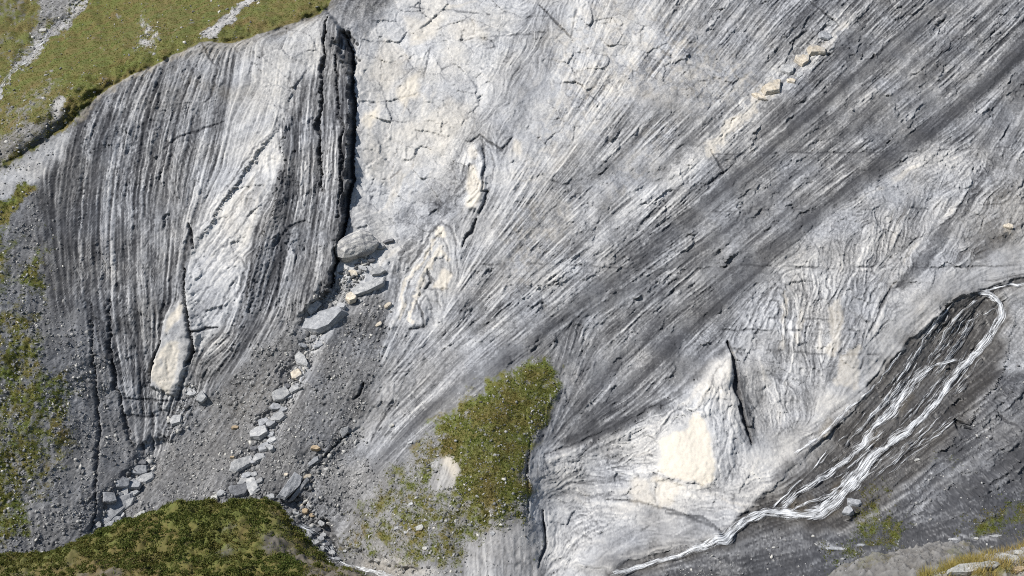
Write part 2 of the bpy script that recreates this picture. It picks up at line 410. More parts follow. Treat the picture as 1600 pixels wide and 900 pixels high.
for pts, wd, v in (([(178, 150), (152, 240), (140, 340), (146, 450), (160, 560)], 6, .2), ([(205, 160), (190, 260), (186, 380), (192, 480), (205, 570)], 4, .24), ([(232, 170), (215, 300), (212, 400)], 5, .22),
                   ([(250, 140), (238, 230), (232, 330), (240, 440)], 4, .25), ([(150, 180), (128, 260), (126, 380), (138, 520), (152, 640)], 4, .5), ([(196, 150), (178, 250), (172, 360), (178, 470)], 5, .52),
                   ([(222, 160), (204, 260), (200, 380), (208, 520)], 3, .54), ([(480, 180), (470, 320), (445, 430)], 6, .5), ([(520, 200), (512, 330), (495, 430)], 5, .52), ([(300, 110), (270, 220), (255, 330)], 4, .3)):
    stroke(tone, pts, wd, v, 3, .8, 3, 1.5)
stroke(earth, RIDGE[3:8], 7, .5, 5); stroke(cream, RIDGE[3:8], 6, .5, 4, .8)
stroke(earth, [(270, 110), (330, 140), (400, 150)], 8, .25, 8)
# --- talus, screes
paint(tone, TALUS, 0.36, 3, 3); paint(strk, TALUS, .3, 3); paint(blk, TALUS, 0, 3); paint(scr, TALUS, .8, 5)
paint(scr, [(75, 300), (130, 470), (130, 500), (90, 500), (66, 400)], .15, 6); paint(tone, [(62, 290), (100, 330), (130, 470), (90, 500), (66, 400)], .23, 6)
paint(tone, [(30, 290), (62, 290), (72, 470), (110, 560), (60, 560), (10, 420)], .33, 10)
for g, v in (([(-120, 330), (30, 300), (50, 285), (20, 330), (0, 420), (-120, 460)], .85), ([(45, 360), (66, 380), (70, 470), (55, 500), (42, 430)], .7), ([(-120, 420), (0, 400), (20, 480), (70, 520), (80, 620), (70, 780), (30, 850), (-120, 870)], .5), ([(60, 560), (120, 600), (115, 720), (70, 760)], .5)):
    paint(moss, g, v, 10, 10, 1, 3)
paint(tone, PALE_CHUTE, .62, 4, 3); paint(strk, PALE_CHUTE, .35, 4); paint(blk, PALE_CHUTE, .4, 4); paint(scr, PALE_CHUTE, .2, 4); paint(moss, PALE_CHUTE, 0, 3)
paint(moss, [(-120, 350), (0, 314), (50, 288), (62, 292), (20, 330), (-5, 360), (-120, 420)], .9, 4, 4)
for S in (SCREE1, SCREE2):
    paint(tone, S, .33, 3, 3); paint(strk, S, .22, 3); paint(blk, S, 0, 3); paint(scr, S, 1, 4)
paint(earth, SCREE1, .14, 6); paint(earth, SCREE2, .08, 6)
paint(earth, [(340, 610), (440, 560), (420, 650), (330, 680)], .5, 20, 10)
paint(scr, [(440, 830), (450, 770), (520, 720), (560, 700), (600, 740), (540, 830), (520, 860)], .9, 8, 6)
paint(tone, [(450, 820), (500, 750), (560, 700), (590, 730), (540, 830)], .42, 8)
# --- knoll
paint(tone, KNOLL, .42, 4, 3); paint(strk, KNOLL, .25, 4); paint(blk, KNOLL, .0, 4); paint(scr, KNOLL, .7, 6); paint(earth, KNOLL, .3, 6)
paint(tone, [(722, 862), (760, 838), (800, 822), (834, 815), (850, 900), (720, 960)], .54, 8); paint(strk, [(722, 862), (760, 838), (800, 822), (834, 815), (850, 900), (720, 960)], .5, 8); paint(scr, [(722, 862), (760, 838), (800, 822), (834, 815), (850, 900), (720, 960)], .1, 4); paint(blk, [(722, 862), (834, 815), (850, 900), (720, 960)], .5, 8)
paint(moss, KNOLL, .38, 10, 8, 1, 3); paint(moss, [(722, 862), (760, 838), (800, 822), (834, 815), (850, 900), (720, 960)], 0, 5)
paint(moss, [(540, 850), (620, 720), (690, 690), (700, 760), (640, 820)], .3, 10, 8, .8, 3)
paint(moss, [(838, 560), (872, 585), (862, 625), (826, 702), (822, 790), (760, 815), (690, 800), (650, 770), (600, 800), (560, 835), (600, 770), (676, 690), (740, 618)], .44, 16, 9, 1, 3)
paint(moss, KNOLL_GRASS, .84, 10, 9, 1, 4)
paint(moss, [(700, 770), (800, 790), (740, 830), (620, 870), (600, 830), (680, 790)], .45, 10, 8, 1, 3)
paint(earth, [(700, 690), (770, 670), (820, 690), (815, 760), (740, 795), (705, 750)], .6, 14, 10)
PATCH = [(704, 702), (714, 722), (710, 760), (672, 764), (670, 748), (690, 716)]
paint(moss, PATCH, 0, 5, 6, 1, 3); paint(tone, PATCH, .58, 4, 5); paint(cream, [(700, 702), (716, 722), (712, 745), (690, 725)], .8, 4, 3); paint(strk, PATCH, .8, 3); paint(scr, PATCH, 0, 3)
paint(moss, [(540, 860), (640, 880), (740, 890), (720, 1000), (520, 1000)], 0, 6); paint(tone, [(550, 872), (640, 872), (700, 890), (690, 1000), (560, 1000)], .52, 6)
paint(cream, [(560, 872), (640, 876), (690, 892), (640, 905), (560, 890)], .3, 4)
# --- bank
paint(tone, BANK, .135, 5, 5); paint(strk, BANK, 1.0, 5); paint(blk, BANK, .5, 5); paint(scr, BANK, .35, 6)
paint(tone, [(1575, 470), (1720, 470), (1720, 560), (1600, 570), (1575, 590), (1550, 570)], .5, 6); paint(strk, [(1575, 470), (1720, 470), (1720, 560), (1560, 590)], .5, 6)
paint(tone, [(1545, 585), (1570, 580), (1520, 650), (1440, 700), (1440, 690)], .46, 4, 3); paint(tone, [(1470, 665), (1500, 640), (1510, 660), (1440, 720), (1420, 715)], .42, 5)
paint(tone, [(1500, 660), (1600, 600), (1640, 640), (1560, 690), (1500, 700)], .3, 8)
for pts, wd, v in (([(1560, 690), (1480, 740), (1400, 800)], 9, .38), ([(1620, 660), (1570, 700), (1470, 770), (1440, 800)], 7, .36), ([(1450, 780), (1430, 800), (1440, 815)], 7, .42), ([(1620, 720), (1520, 780), (1450, 820)], 6, .31),
                   ([(1050, 890), (1150, 860), (1260, 850)], 6, .38), ([(1280, 850), (1330, 852)], 5, .42), ([(1180, 850), (1230, 838)], 4, .36), ([(1470, 840), (1560, 838)], 4, .45)):
    stroke(tone, pts, wd, v * .92, wd * .5, .8, 4, 1.5)
paint(scr, [(1180, 860), (1400, 800), (1600, 740), (1720, 700), (1720, 1000), (950, 1000)], .5, 20, 10)
for g, v in (([(1350, 800), (1410, 800), (1420, 850), (1360, 860), (1330, 840)], .40), ([(1480, 830), (1560, 800), (1620, 780), (1620, 810), (1540, 830)], .6), ([(1290, 860), (1360, 855), (1360, 875), (1290, 875)], .5), ([(1330, 770), (1400, 760), (1390, 790), (1340, 800)], .3),
             ([(1455, 720), (1510, 710), (1500, 730), (1440, 740)], .3)):
    paint(moss, g, v, 12, 9, 1, 4)
paint(tone, WATERBED, .25, 4, 4); paint(wet, WATERBED, .9, 5, 4); paint(earth, WATERBED, .22, 5, 4); paint(strk, WATERBED, .9, 4); paint(blk, WATERBED, .15, 4); paint(scr, WATERBED, 0, 4)
paint(tone, [(1215, 720), (1300, 680), (1310, 700), (1240, 760), (1200, 790), (1190, 780)], .46, 4, 4); paint(wet, [(1215, 720), (1300, 680), (1310, 700), (1240, 760), (1200, 790)], .3, 5)
for g in ([(1280, 680), (1290, 655), (1300, 670), (1290, 690)], [(1355, 690), (1362, 668), (1375, 675), (1365, 700)], [(1400, 640), (1420, 605), (1426, 615), (1410, 640)], [(1225, 790), (1260, 775), (1265, 800), (1230, 800)], [(1295, 760), (1320, 745), (1315, 775), (1298, 775)], [(1285, 805), (1300, 790), (1310, 800), (1290, 812)]):
    paint(earth, g, .9, 3, 4)
paint(wet, [(880, 885), (1010, 850), (1090, 835), (1130, 830), (1100, 862), (950, 910)], .7, 4)
paint(wet, [(440, 815), (500, 815), (560, 880), (640, 895), (640, 930), (520, 930)], .8, 5); paint(tone, [(450, 815), (490, 820), (545, 870), (620, 895), (600, 930), (520, 900)], .36, 4)
paint(wet, [(455, 795), (500, 800), (505, 830), (470, 830)], .6, 4)
# --- alp (beyond the ridge)
ALP = [(-130, -90), (528, -90), (520, 0), (505, 20), (440, 42), (400, 54), (360, 67), (315, 64), (260, 92), (200, 119), (160, 143), (120, 183), (60, 228), (0, 266), (-130, 352)]
wA, kA = poly_mask(ALP, 2, 0, 0)
alpm = np.zeros((MH, MW), np.float32); alpm[wA] = kA
for m_, v in ((tone, .42), (strk, .15), (blk, .05), (scr, .15), (earth, .35), (moss, 1.0), (cream, 0), (wet, 0)):
    m_[wA] = m_[wA] * (1 - kA) + v * kA
LOWALP = [(-130, 180), (0, 168), (40, 140), (70, 112), (95, 130), (100, 160), (130, 160), (110, 195), (0, 270), (-130, 350)]
paint(moss, LOWALP, .62, 8, 8, 1, 3); paint(earth, LOWALP, .6, 8); paint(scr, LOWALP, .4, 8); paint(tone, LOWALP, .42, 8)
paint(moss, [(-130, 220), (0, 205), (60, 190), (100, 185), (60, 228), (0, 264), (-130, 350)], .25, 6, 6, 1, 2)
paint(strk, [(-130, 220), (0, 205), (60, 190), (100, 185), (60, 228), (0, 264), (-130, 350)], .6, 6)
paint(tone, [(88, 165), (96, 150), (102, 155), (95, 185), (85, 190)], .72, 2, 2); paint(moss, [(86, 165), (96, 148), (104, 155), (95, 190), (82, 195)], 0, 2, 2)
paint(moss, [(222, 40), (240, 18), (250, 22), (252, 60), (240, 82), (210, 80), (208, 68), (228, 62)], .25, 6, 8, .9, 4); paint(tone, [(225, 40), (240, 18), (250, 50), (240, 72), (210, 78)], .7, 3, 4); paint(scr, [(215, 40), (240, 18), (262, 50), (240, 80), (210, 80)], .9, 4)
paint(earth, [(200, 30), (260, 0), (300, 20), (280, 70), (210, 90)], .55, 15, 10)
stroke(moss, [(140, -20), (100, 30), (70, 55), (40, 90), (10, 125), (-20, 160)], 6, 0, 4, 1, 5, 2); stroke(tone, [(140, -20), (100, 30), (70, 55), (40, 90), (10, 125), (-20, 160)], 5, .58, 3, 1, 3); stroke(scr, [(140, -20), (100, 30), (70, 55), (40, 90), (10, 125), (-20, 160)], 12, 1, 4)
UPGULLY = [(60, -60), (140, -60), (100, 20), (72, 45), (40, 80), (20, 100), (40, 60), (62, 30)]
paint(moss, UPGULLY, .1, 5, 5); paint(tone, UPGULLY, .46, 5); paint(scr, UPGULLY, .9, 5)
paint(tone, [(110, -20), (130, -20), (112, 10), (100, 22)], .75, 3)
FARSIDE = [(-130, -90), (60, -90), (60, 20), (30, 75), (0, 120), (-130, 200)]
paint(moss, FARSIDE, .6, 8, 8, 1, 3); paint(earth, FARSIDE, .55, 10); paint(tone, FARSIDE, .33, 8)
stroke(moss, [(410, -20), (380, 12), (350, 35), (325, 50)], 7, .05, 3, 1, 3); stroke(tone, [(410, -20), (380, 12), (350, 35), (325, 50)], 6, .66, 3, 1, 3); stroke(scr, [(410, -20), (380, 12), (350, 35), (325, 50)], 8, .9, 4)
stroke(earth, [(520, 0), (440, 35), (360, 62), (300, 75)], 14, .7, 10)

# ------------------------------------------------------------------ bedding streaks: noise drawn out along the bedding
wild = np.zeros((MH, MW), np.float32)
for pz in (FOLD_R, FOOT, UPPER, [(300, 400), (440, 195), (436, 260), (390, 420), (360, 520), (300, 560), (250, 500)]):
    paint(wild, pz, 1, 12, 5)
disturb = fnoise(12, 60, 1.2, 5) * (0.025 + .26 * wild)
UX = np.cos(ang + disturb).astype(np.float32); UY = np.sin(ang + disturb).astype(np.float32)

def lic(noises, L, q=1):
    ux, uy = UX[::q, ::q], UY[::q, ::q]
    h, w = ux.shape
    ns = [n[::q, ::q] for n in noises]
    acc = [n.copy() for n in ns]
    X0, Y0 = np.meshgrid(np.arange(w, dtype=np.float32), np.arange(h, dtype=np.float32))
    for sg in (1, -1):
        x = X0.copy(); y = Y0.copy()
        dx = ux * sg; dy = uy * sg
        for k in range(L):
            x += dx; y += dy
            i = np.clip(np.rint(x), 0, w - 1).astype(np.int32); j = np.clip(np.rint(y), 0, h - 1).astype(np.int32)
            f = j * w + i
            wt = 0.5 + 0.5 * math.cos(math.pi * (k + 1) / (L + 1))
            for a, n in zip(acc, ns):
                a += wt * n.ravel()[f]
            nx = ux.ravel()[f]; ny = uy.ravel()[f]
            s = np.where(nx * dx + ny * dy < 0, -1.0, 1.0).astype(np.float32)
            dx = nx * s; dy = ny * s
    out = []
    for a in acc:
        a = (a - a.mean()) / a.std()
        if q > 1:
            a = fblur(np.repeat(np.repeat(a, q, 0), q, 1)[:MH, :MW], 0.8)
            a /= a.std()
        out.append(a)
    return out

S1, S1b = lic([RNG.standard_normal((MH, MW)).astype(np.float32), fnoise(2.2, 8, .5, 6)], 20, 1)
S2, S3 = lic([fnoise(4, 14, .6, 7), fnoise(10, 50, .8, 8)], 44, 2)
S4, = lic([fnoise(15, 60, .6, 9)], 80, 4)
modul = np.clip(.85 + .3 * fnoise(50, 240, 1.2, 10), .15, 1.4)
print('streaks', round(time.time() - T0, 1))

# ------------------------------------------------------------------ joints
def cells(x, y, rot, cx, cy, tab):
    """cell edges, a random number per cell and a random tilt of each cell's face"""
    a = np.radians(rot)
    u = (x * np.cos(a) + y * np.sin(a)) / cx + 1000; v = (-x * np.sin(a) + y * np.cos(a)) / cy + 1000
    iu = np.floor(u).astype(np.int32); iv = np.floor(v).astype(np.int32)
    f1 = np.full(u.shape, 9., np.float32); f2 = f1.copy(); idr = np.zeros_like(f1); tl = np.zeros_like(f1)
    for du in (-1, 0, 1):
        for dv in (-1, 0, 1):
            t = tab[(iv + dv) & 255, (iu + du) & 255]
            ex = iu + du + t[..., 0] - u; ey = iv + dv + t[..., 1] - v
            d = np.sqrt(ex * ex + ey * ey).astype(np.float32)
            k = d < f1
            f2 = np.where(k, f1, np.minimum(f2, d)); f1 = np.where(k, d, f1); idr = np.where(k, t[..., 2], idr)
            tl = np.where(k, ex * (t[..., 3] - .5) * cx + ey * (t[..., 4] - .5) * cy, tl)
    return f2 - f1, idr, tl

def voronoi(cx, cy, rot, seed, warp=5.0):
    tab = np.random.default_rng(seed).random((256, 256, 5)).astype(np.float32)
    return cells(gx + warp * WX + .5 * WFX, gy + warp * WY + .5 * WFY, rot, cx, cy, tab)

def voronoi_bed(cx, cy, seed, bins=16, warp=2.0):
    """cells drawn out along the local bedding"""
    tab = np.random.default_rng(seed).random((256, 256, 5)).astype(np.float32)
    x = gx + warp * WX + .4 * WFX; y = gy + warp * WY + .4 * WFY
    b = np.floor((np.arctan2(UY, UX) + .05 * WX) / math.pi * bins).astype(np.int32) % bins
    E = np.zeros((MH, MW), np.float32); I = E.copy(); TL = E.copy()
    for k in range(bins):
        m = b == k
        if m.any():
            E[m], I[m], TL[m] = cells(x[m], y[m], 180.0 * (k + .5) / bins, cx, cy, tab)
    return E, I, TL

E1, I1, L1 = voronoi(40, 29, 20, 21, 1.2)        # big blocks
E2, I2, L2 = voronoi(14, 10, 38, 22, .8)         # small blocks
E3, I3, L3 = voronoi_bed(44, 9, 23)            # long plates lying in the bedding
E4, I4, L4 = voronoi_bed(13, 3.6, 24, 20)
RUBBLE = [(870, 20), (960, -20), (1080, 50), (1190, 120), (1120, 175), (1000, 150), (930, 200), (880, 240), (830, 300), (800, 290), (850, 190)]
rub = np.zeros((MH, MW), np.float32); paint(rub, RUBBLE, 1, 14, 10); paint(rub, [(790, 330), (860, 300), (900, 290), (880, 380), (820, 450), (780, 460)], .8, 12, 10); paint(rub, [(990, 200), (1060, 190), (1000, 300), (930, 330)], .6, 12, 10)
blk = np.maximum(blk, rub * .95); tone += .05 * rub; cream = np.clip(cream + .22 * rub * np.clip(fnoise(8, 40, 1, 39) + .2, 0, 1), 0, 1)
mainslope = np.zeros((MH, MW), np.float32)
paint(mainslope, [(1000, -90), (1720, -90), (1720, 480), (1450, 240), (1200, 430), (1100, 560), (880, 690), (640, 690), (540, 790), (600, 580), (760, 400), (900, 240)], 1, 20, 10)
plate = mainslope * (1 - scr) * (1 - .85 * rub)
edge_big = (1 - smooth(.0, .05, E1)) * blk * (1 - .8 * plate) * np.clip(fnoise(20, 160, 1.2, 41) * .6 + .9, 0, 1) * (1 - smth)
edge_small = (1 - smooth(.0, .12, E2)) * blk * (1 - .9 * plate) * np.clip(fnoise(20, 120, 1.2, 42) * .9 + .35, 0, 1) * (1 - smth)
bedded = np.clip(strk, 0, 1) * (1 - scr) * (1 - moss) * (1 - smth)
plate_w = np.clip(bedded * (.35 + .65 * np.maximum(mainslope, .75 * (strk > .8))), 0, 1) * (1 - .8 * rub)
edge_pl = (1 - smooth(.0, .08, E3)) * plate_w * np.clip(fnoise(20, 120, 1.2, 43) * .8 + .25, 0, 1)
edge_ps = (1 - smooth(.0, .16, E4)) * plate_w * np.clip(fnoise(14, 90, 1.2, 44) * 1.0 + .1, 0, 1)

# ------------------------------------------------------------------ relief, metres towards the valley
h = np.zeros((MH, MW), np.float32)

def bench(poly, hgt, soft=1, warp=3, fine=1.5):
    w, k = poly_mask(poly, soft, warp, fine)
    h[w] += hgt * k

def scarp(pts, hgt, reach, side, warp=2, fine=1.5):
    """one side of the line stands proud at the line and dies away over reach"""
    w, d, t, sd = line_dist(pts, reach, warp, fine)
    k = np.where(sd == side, 1 - smooth(0, reach, d), 0) * np.sin(np.clip(t, .03, .97) * math.pi) ** .5
    h[w] += hgt * k.astype(np.float32)

ckm = np.zeros((MH, MW), np.float32)

JGATE = np.clip(fnoise(12, 90, 1, 38) * .9 + .55, 0, 1)

def crack(pts, width, depth, warp=.7, fine=.3, taper=True):
    w, d, t, sd = line_dist(pts, width * 2 + 10, warp, fine)
    wd = width * (np.sin(np.clip(t, .04, .96) * math.pi) ** .5 if taper else 1.0) * (0.8 + .25 * np.clip(WX[w], -1.5, 1.5))
    k = 1 - smooth(wd * .45, wd * .45 + 1.3, d)
    if width < 2.5:
        k = k * JGATE[w] * .75
    h[w] -= depth * k * (.5 if width < 3.3 else 1)
    ckm[w] = np.maximum(ckm[w], k)

seam = np.clip(-S1b - 1.0, 0, 1.5) * np.clip(fnoise(10, 60, 1, 40) + .4, 0, 1)
buttm0 = np.zeros((MH, MW), np.float32); paint(buttm0, BUTTRESS, 1, 2)
relief = (0.10 * np.tanh(1.8 * S3) + 0.07 * np.tanh(2.2 * S2) + 0.04 * S1b + .03 * S1 - .08 * seam)
solid = np.clip(1 - scr * .85 - moss * .8, 0, 1) * (1 - .75 * smth)
strk *= np.where(buttm0 > .5, .6 + .5 * modul, modul)
h += strk * solid * relief
lump = np.clip(fnoise(20, 120, 1.2, 45) + .6, 0, 1.4)
h += blk * solid * (1 - plate) * (0.20 * (I1 - .5) + .030 * L1 + (.09 * (I2 - .5) + .040 * L2) * lump)
h += plate_w * solid * ((0.17 * (I3 - .5) + .035 * L3) + (.075 * (I4 - .5) + .035 * L4)) * np.where(buttm0 > .5, .7, 1) * np.clip(fnoise(20, 120, 1.2, 46) * .5 + .8, 0, 1.5)
h -= .16 * edge_big + .08 * edge_small + .13 * edge_pl + .06 * edge_ps
ckm = np.maximum(ckm, np.clip(.75 * edge_big + .45 * edge_small + .38 * edge_pl + .25 * edge_ps, 0, .8))
h += .9 * fnoise(50, 260, 1.6, 47) * (.28 + .3 * scr + .35 * moss) + .05 * fnoise(5, 40, 1.2, 48)
h += scr * (.05 * fnoise(2.5, 12, .6, 49) + .03 * S2 + .06 * fnoise(8, 30, .8, 52))
h += moss * (.06 * fnoise(4, 20, .8, 50) + .42 * fnoise(12, 60, 1.1, 51) * (.3 + .9 * alpm))
# big shapes
w, d, t, sd = line_dist([(505, 10)] + CRACK_R, 60, 1.5, .5)                       # buttress flank stands proud over the fissure
buttm = np.zeros((MH, MW), np.float32); paint(buttm, BUTTRESS, 1, 1, 1, 1, .5)
h[w] += 2.6 * (1 - smooth(0, 55, d)) * buttm[w] * smooth(0, .06, t)
crack([(530, 48), (549, 82), (547, 120), (553, 160), (551, 220), (549, 270), (541, 325), (531, 390), (516, 446)], 9, 2.2, 1.5, .5)
crack([(512, 32), (506, 80), (500, 150), (498, 215), (502, 300)], 6, 1.5, 2, .5)
crack([(527, 90), (530, 160), (538, 230), (536, 290), (528, 340)], 4, 1.0, 2, .5)
bench([(530, 45), (556, 78), (552, 120), (540, 100), (526, 70)], -2.0)
scarp([(444, 195), (442, 260), (425, 330), (402, 400), (385, 470), (360, 530)], .9, 26, 1); scarp([(300, 395), (350, 315), (400, 245), (435, 195)], .7, 30, 1)
crack([(297, 350), (301, 388)], 4, .9); crack([(288, 420), (289, 460), (296, 515), (304, 550)], 4, 1.3, .5, .5); crack([(304, 550), (290, 572)], 5, 1.0); crack([(297, 518), (340, 512)], 3, .9)
crack([(252, 532), (237, 570), (235, 598)], 4, 1.0); scarp([(288, 425), (289, 470), (297, 520), (304, 550)], 1.1, 30, 1); bench([(285, 465), (300, 555), (272, 618), (236, 602), (244, 545), (262, 480)], .8, 1, 1)
crack([(262, 560), (268, 600), (275, 618)], 2, .4)
crack([(428, 388), (445, 362), (452, 355), (478, 345)], 3, .6); crack([(440, 380), (436, 440), (430, 480)], 2.5, .5)
for pts in ([(255, 230), (290, 210), (350, 190)], [(340, 110), (330, 150), (322, 160)], [(245, 300), (258, 250), (262, 220)], [(335, 100), (320, 75), (312, 62)], [(172, 175), (172, 200)], [(130, 300), (129, 420), (142, 540)],
            [(246, 628), (256, 650)], [(290, 640), (265, 672), (258, 690)], [(180, 626), (240, 625), (290, 624)], [(186, 652), (250, 650)]):
    crack(pts, 2.5, .45, 1.2, .4)
for pts in ([(168, 470), (173, 560), (180, 610), (195, 660), (212, 700)], [(140, 500), (147, 570), (150, 640), (153, 720), (150, 780), (140, 830)]):
    crack(pts, 5, .8, 2, .6)
crack([(843, 8), (868, 34), (892, 58)], 2.6, .9, .2, .3); crack([(908, -10), (900, 20), (893, 57)], 1.8, .5, .3, .3)
for pts, wd, dp in (([(700, 70), (745, 60), (800, 55), (900, 45)], 1.8, .4), ([(640, 10), (720, 18), (800, 28), (870, 25)], 2.2, .5), ([(672, 75), (665, 110), (650, 150), (640, 170)], 1.8, .4), ([(580, 160), (620, 155), (660, 145)], 1.8, .4),
                    ([(560, 310), (600, 290), (650, 240), (700, 190)], 1.6, .3), ([(735, 222), (750, 212), (770, 225), (785, 235), (800, 215)], 2.6, .7), ([(755, 225), (757, 260), (752, 300), (764, 300)], 2.8, .8), ([(762, 300), (756, 320), (748, 335)], 2.6, .7),
                    ([(745, 342), (738, 362), (727, 372), (722, 385)], 4, .9), ([(735, 255), (733, 290), (722, 305), (690, 325)], 2.2, .5), ([(668, 420), (674, 440), (664, 453)], 3, .8), ([(673, 380), (672, 415), (700, 420)], 2, .5), ([(704, 425), (700, 442), (690, 455)], 2.4, .5), ([(640, 452), (665, 453), (700, 452)], 2, .5),
                    ([(650, 470), (660, 490), (662, 512), (640, 515)], 2.5, .6), ([(1265, 4), (1290, 22), (1312, 40)], 3, .7), ([(1070, 130), (1100, 160), (1140, 150)], 2, .4), ([(1110, 235), (1120, 250), (1132, 270), (1100, 290)], 3, .7), ([(960, 40), (1010, 60), (1050, 90), (1100, 110)], 1.8, .3), ([(855, 280), (880, 288), (910, 280)], 2.2, .5),
                    ([(1100, 331), (1180, 329), (1250, 326), (1330, 328), (1420, 326), (1500, 322), (1610, 317)], 1.8, .4), ([(1010, 420), (1080, 422), (1160, 414), (1240, 418), (1340, 417), (1440, 418), (1520, 417), (1600, 414)], 2.2, .5), ([(720, 414), (860, 413), (1000, 420)], 1.6, .35), ([(1200, 496), (1310, 500), (1335, 510)], 1.6, .45), ([(1130, 515), (1200, 516), (1290, 516), (1355, 518)], 2.4, .6),
                    ([(1140, 545), (1220, 548), (1280, 554), (1375, 555)], 1.7, .4), ([(1330, 240), (1440, 236), (1590, 230)], 1.6, .35), ([(1100, 242), (1250, 238), (1340, 240)], 1.5, .3), ([(1180, 518), (1182, 545)], 1.6, .4), ([(1395, 448), (1372, 495), (1358, 520)], 3.2, .7), ([(1352, 552), (1348, 575), (1335, 590)], 2.4, .5), ([(1140, 538), (1180, 570), (1230, 600)], 1.8, .4),
                    ([(1138, 535), (1148, 565), (1152, 610), (1162, 655), (1175, 692)], 7, 1.6), ([(850, 710), (880, 700), (960, 668), (1030, 630)], 2.5, .5), ([(1020, 738), (1060, 754), (1110, 756)], 2.4, .5), ([(1026, 740), (1024, 785)], 1.8, .4), ([(940, 780), (1000, 785), (1060, 800), (1110, 820), (1130, 830)], 2.6, .6), ([(1040, 800), (1100, 808), (1135, 835)], 2.5, .6), ([(848, 800), (853, 850), (842, 885)], 4, .9), ([(900, 830), (940, 850), (960, 880)], 1.6, .4), ([(870, 770), (930, 778), (1000, 770)], 1.8, .4),
                    ([(1000, 830), (1030, 805), (1070, 800)], 2, .4), ([(820, 640), (830, 690), (824, 730), (826, 800)], 3, .8), ([(880, 610), (858, 660), (846, 690)], 2, .5), ([(590, 570), (600, 585), (640, 580)], 2, .5), ([(568, 598), (560, 615), (553, 622)], 4.5, 1.0), ([(620, 625), (595, 660), (580, 690)], 3, .6), ([(545, 680), (520, 700), (505, 715)], 3.5, .8), ([(1550, 640), (1575, 660), (1590, 665)], 3, .6)):
    crack(pts, wd, dp)
for pts in ([(612, 500), (625, 440), (650, 395), (675, 362), (692, 345), (706, 355), (712, 390), (716, 440)], [(625, 505), (640, 440), (662, 400), (680, 375), (690, 366), (699, 385), (703, 430)], [(645, 505), (655, 455), (668, 425), (680, 440), (688, 490)],
            [(605, 520), (618, 450), (640, 400), (668, 360)], [(760, 310), (772, 260), (765, 230), (750, 218), (737, 228)], [(652, 500), (660, 470), (668, 460), (674, 480), (676, 505)],
            [(300, 372), (345, 305), (395, 240), (430, 200), (441, 215), (437, 260)], [(302, 420), (350, 350), (400, 280), (414, 262)], [(302, 445), (350, 385), (395, 330), (412, 300)], [(302, 480), (340, 435), (372, 402), (384, 412), (374, 452), (345, 505)], [(318, 520), (346, 480), (362, 440), (370, 432), (366, 460), (345, 490)],
            [(330, 545), (368, 520), (385, 470), (395, 400), (410, 330)], [(345, 560), (380, 525), (398, 460), (412, 380), (424, 320)], [(310, 400), (360, 330), (410, 262), (428, 235)],
            [(1085, 640), (1105, 600), (1130, 562), (1142, 558)], [(1100, 640), (1118, 605), (1134, 580)], [(1128, 660), (1140, 620), (1142, 590)], [(1120, 720), (1135, 680), (1150, 640)],
            [(1170, 510), (1190, 465), (1212, 442), (1225, 452), (1230, 500), (1226, 545)], [(1190, 508), (1205, 470), (1216, 468), (1220, 512)], [(1228, 432), (1252, 430), (1263, 470), (1256, 525)], [(1275, 430), (1285, 470), (1275, 540)], [(1330, 430), (1322, 480), (1300, 540), (1270, 600)], [(1360, 430), (1345, 490), (1310, 560)], [(1395, 400), (1370, 450), (1340, 510)]):
    w, d, t, sd = line_dist(pts, 12, 1.5, .5)
    k = (1 - smooth(.5, 2.0, d)) * np.clip(np.sin(np.clip(t, .02, .98) * math.pi), 0, 1) ** .4
    h[w] -= .14 * k; ckm[w] = np.maximum(ckm[w], .62 * k); tone[w] += .07 * (1 - smooth(1, 5, np.abs(d - 4))) * k.max()
# pale rolls at the foot
bench([(1138, 548), (1145, 600), (1160, 685), (1110, 750), (1030, 750), (1000, 700), (1060, 625)], 1.5, 14, 2)
bench([(1138, 548), (1144, 580), (1140, 610), (1120, 600)], .6, 3, 2); bench([(1080, 620), (1100, 590), (1118, 600), (1110, 640), (1085, 650)], .5, 4, 2)
scarp([(850, 712), (920, 690), (1000, 655), (1060, 610), (1135, 545)], 1.2, 40, -1)
bench([(860, 865), (930, 800), (1060, 800), (1135, 830), (1060, 860), (950, 890)], 1.0, 4, 3)
# boulder-like fold noses
bench([(728, 325), (730, 240), (745, 222), (758, 250), (752, 330)], .9, 2, 1); bench([(636, 510), (655, 460), (672, 460), (664, 510)], .5, 2); bench([(640, 455), (660, 420), (672, 445), (664, 453)], .5, 1)
# the slab rim above the falls
scarp([(1610, 440), (1555, 450), (1500, 458), (1440, 508), (1400, 552), (1365, 602), (1330, 640), (1290, 662), (1240, 712), (1180, 735)], .6, 50, 1, 1, .4)
wbm = np.zeros((MH, MW), np.float32); paint(wbm, WATERBED, 1, 2, 2, 1, 1)
h -= .75 * wbm * smooth(1080, 1260, gx)
scarp([(1580, 505), (1562, 590), (1508, 662), (1455, 722)], .8, 30, -1, 2)
bench([(1492, 655), (1499, 657), (1522, 676), (1498, 676)], -2.4, 1, 0, 0); bench([(1556, 625), (1566, 630), (1560, 635)], -1.2, 1, .5)
scarp([(1620, 585), (1560, 622), (1515, 648), (1480, 660)], 1.0, 40, 1, 2); scarp([(1600, 700), (1520, 760), (1440, 800), (1430, 820)], 1.5, 45, 1, 5); scarp([(1400, 740), (1340, 790), (1260, 830)], .8, 30, 1, 4)
bench([(1310, 800), (1335, 780), (1342, 795), (1325, 810)], .7, 2, 2)
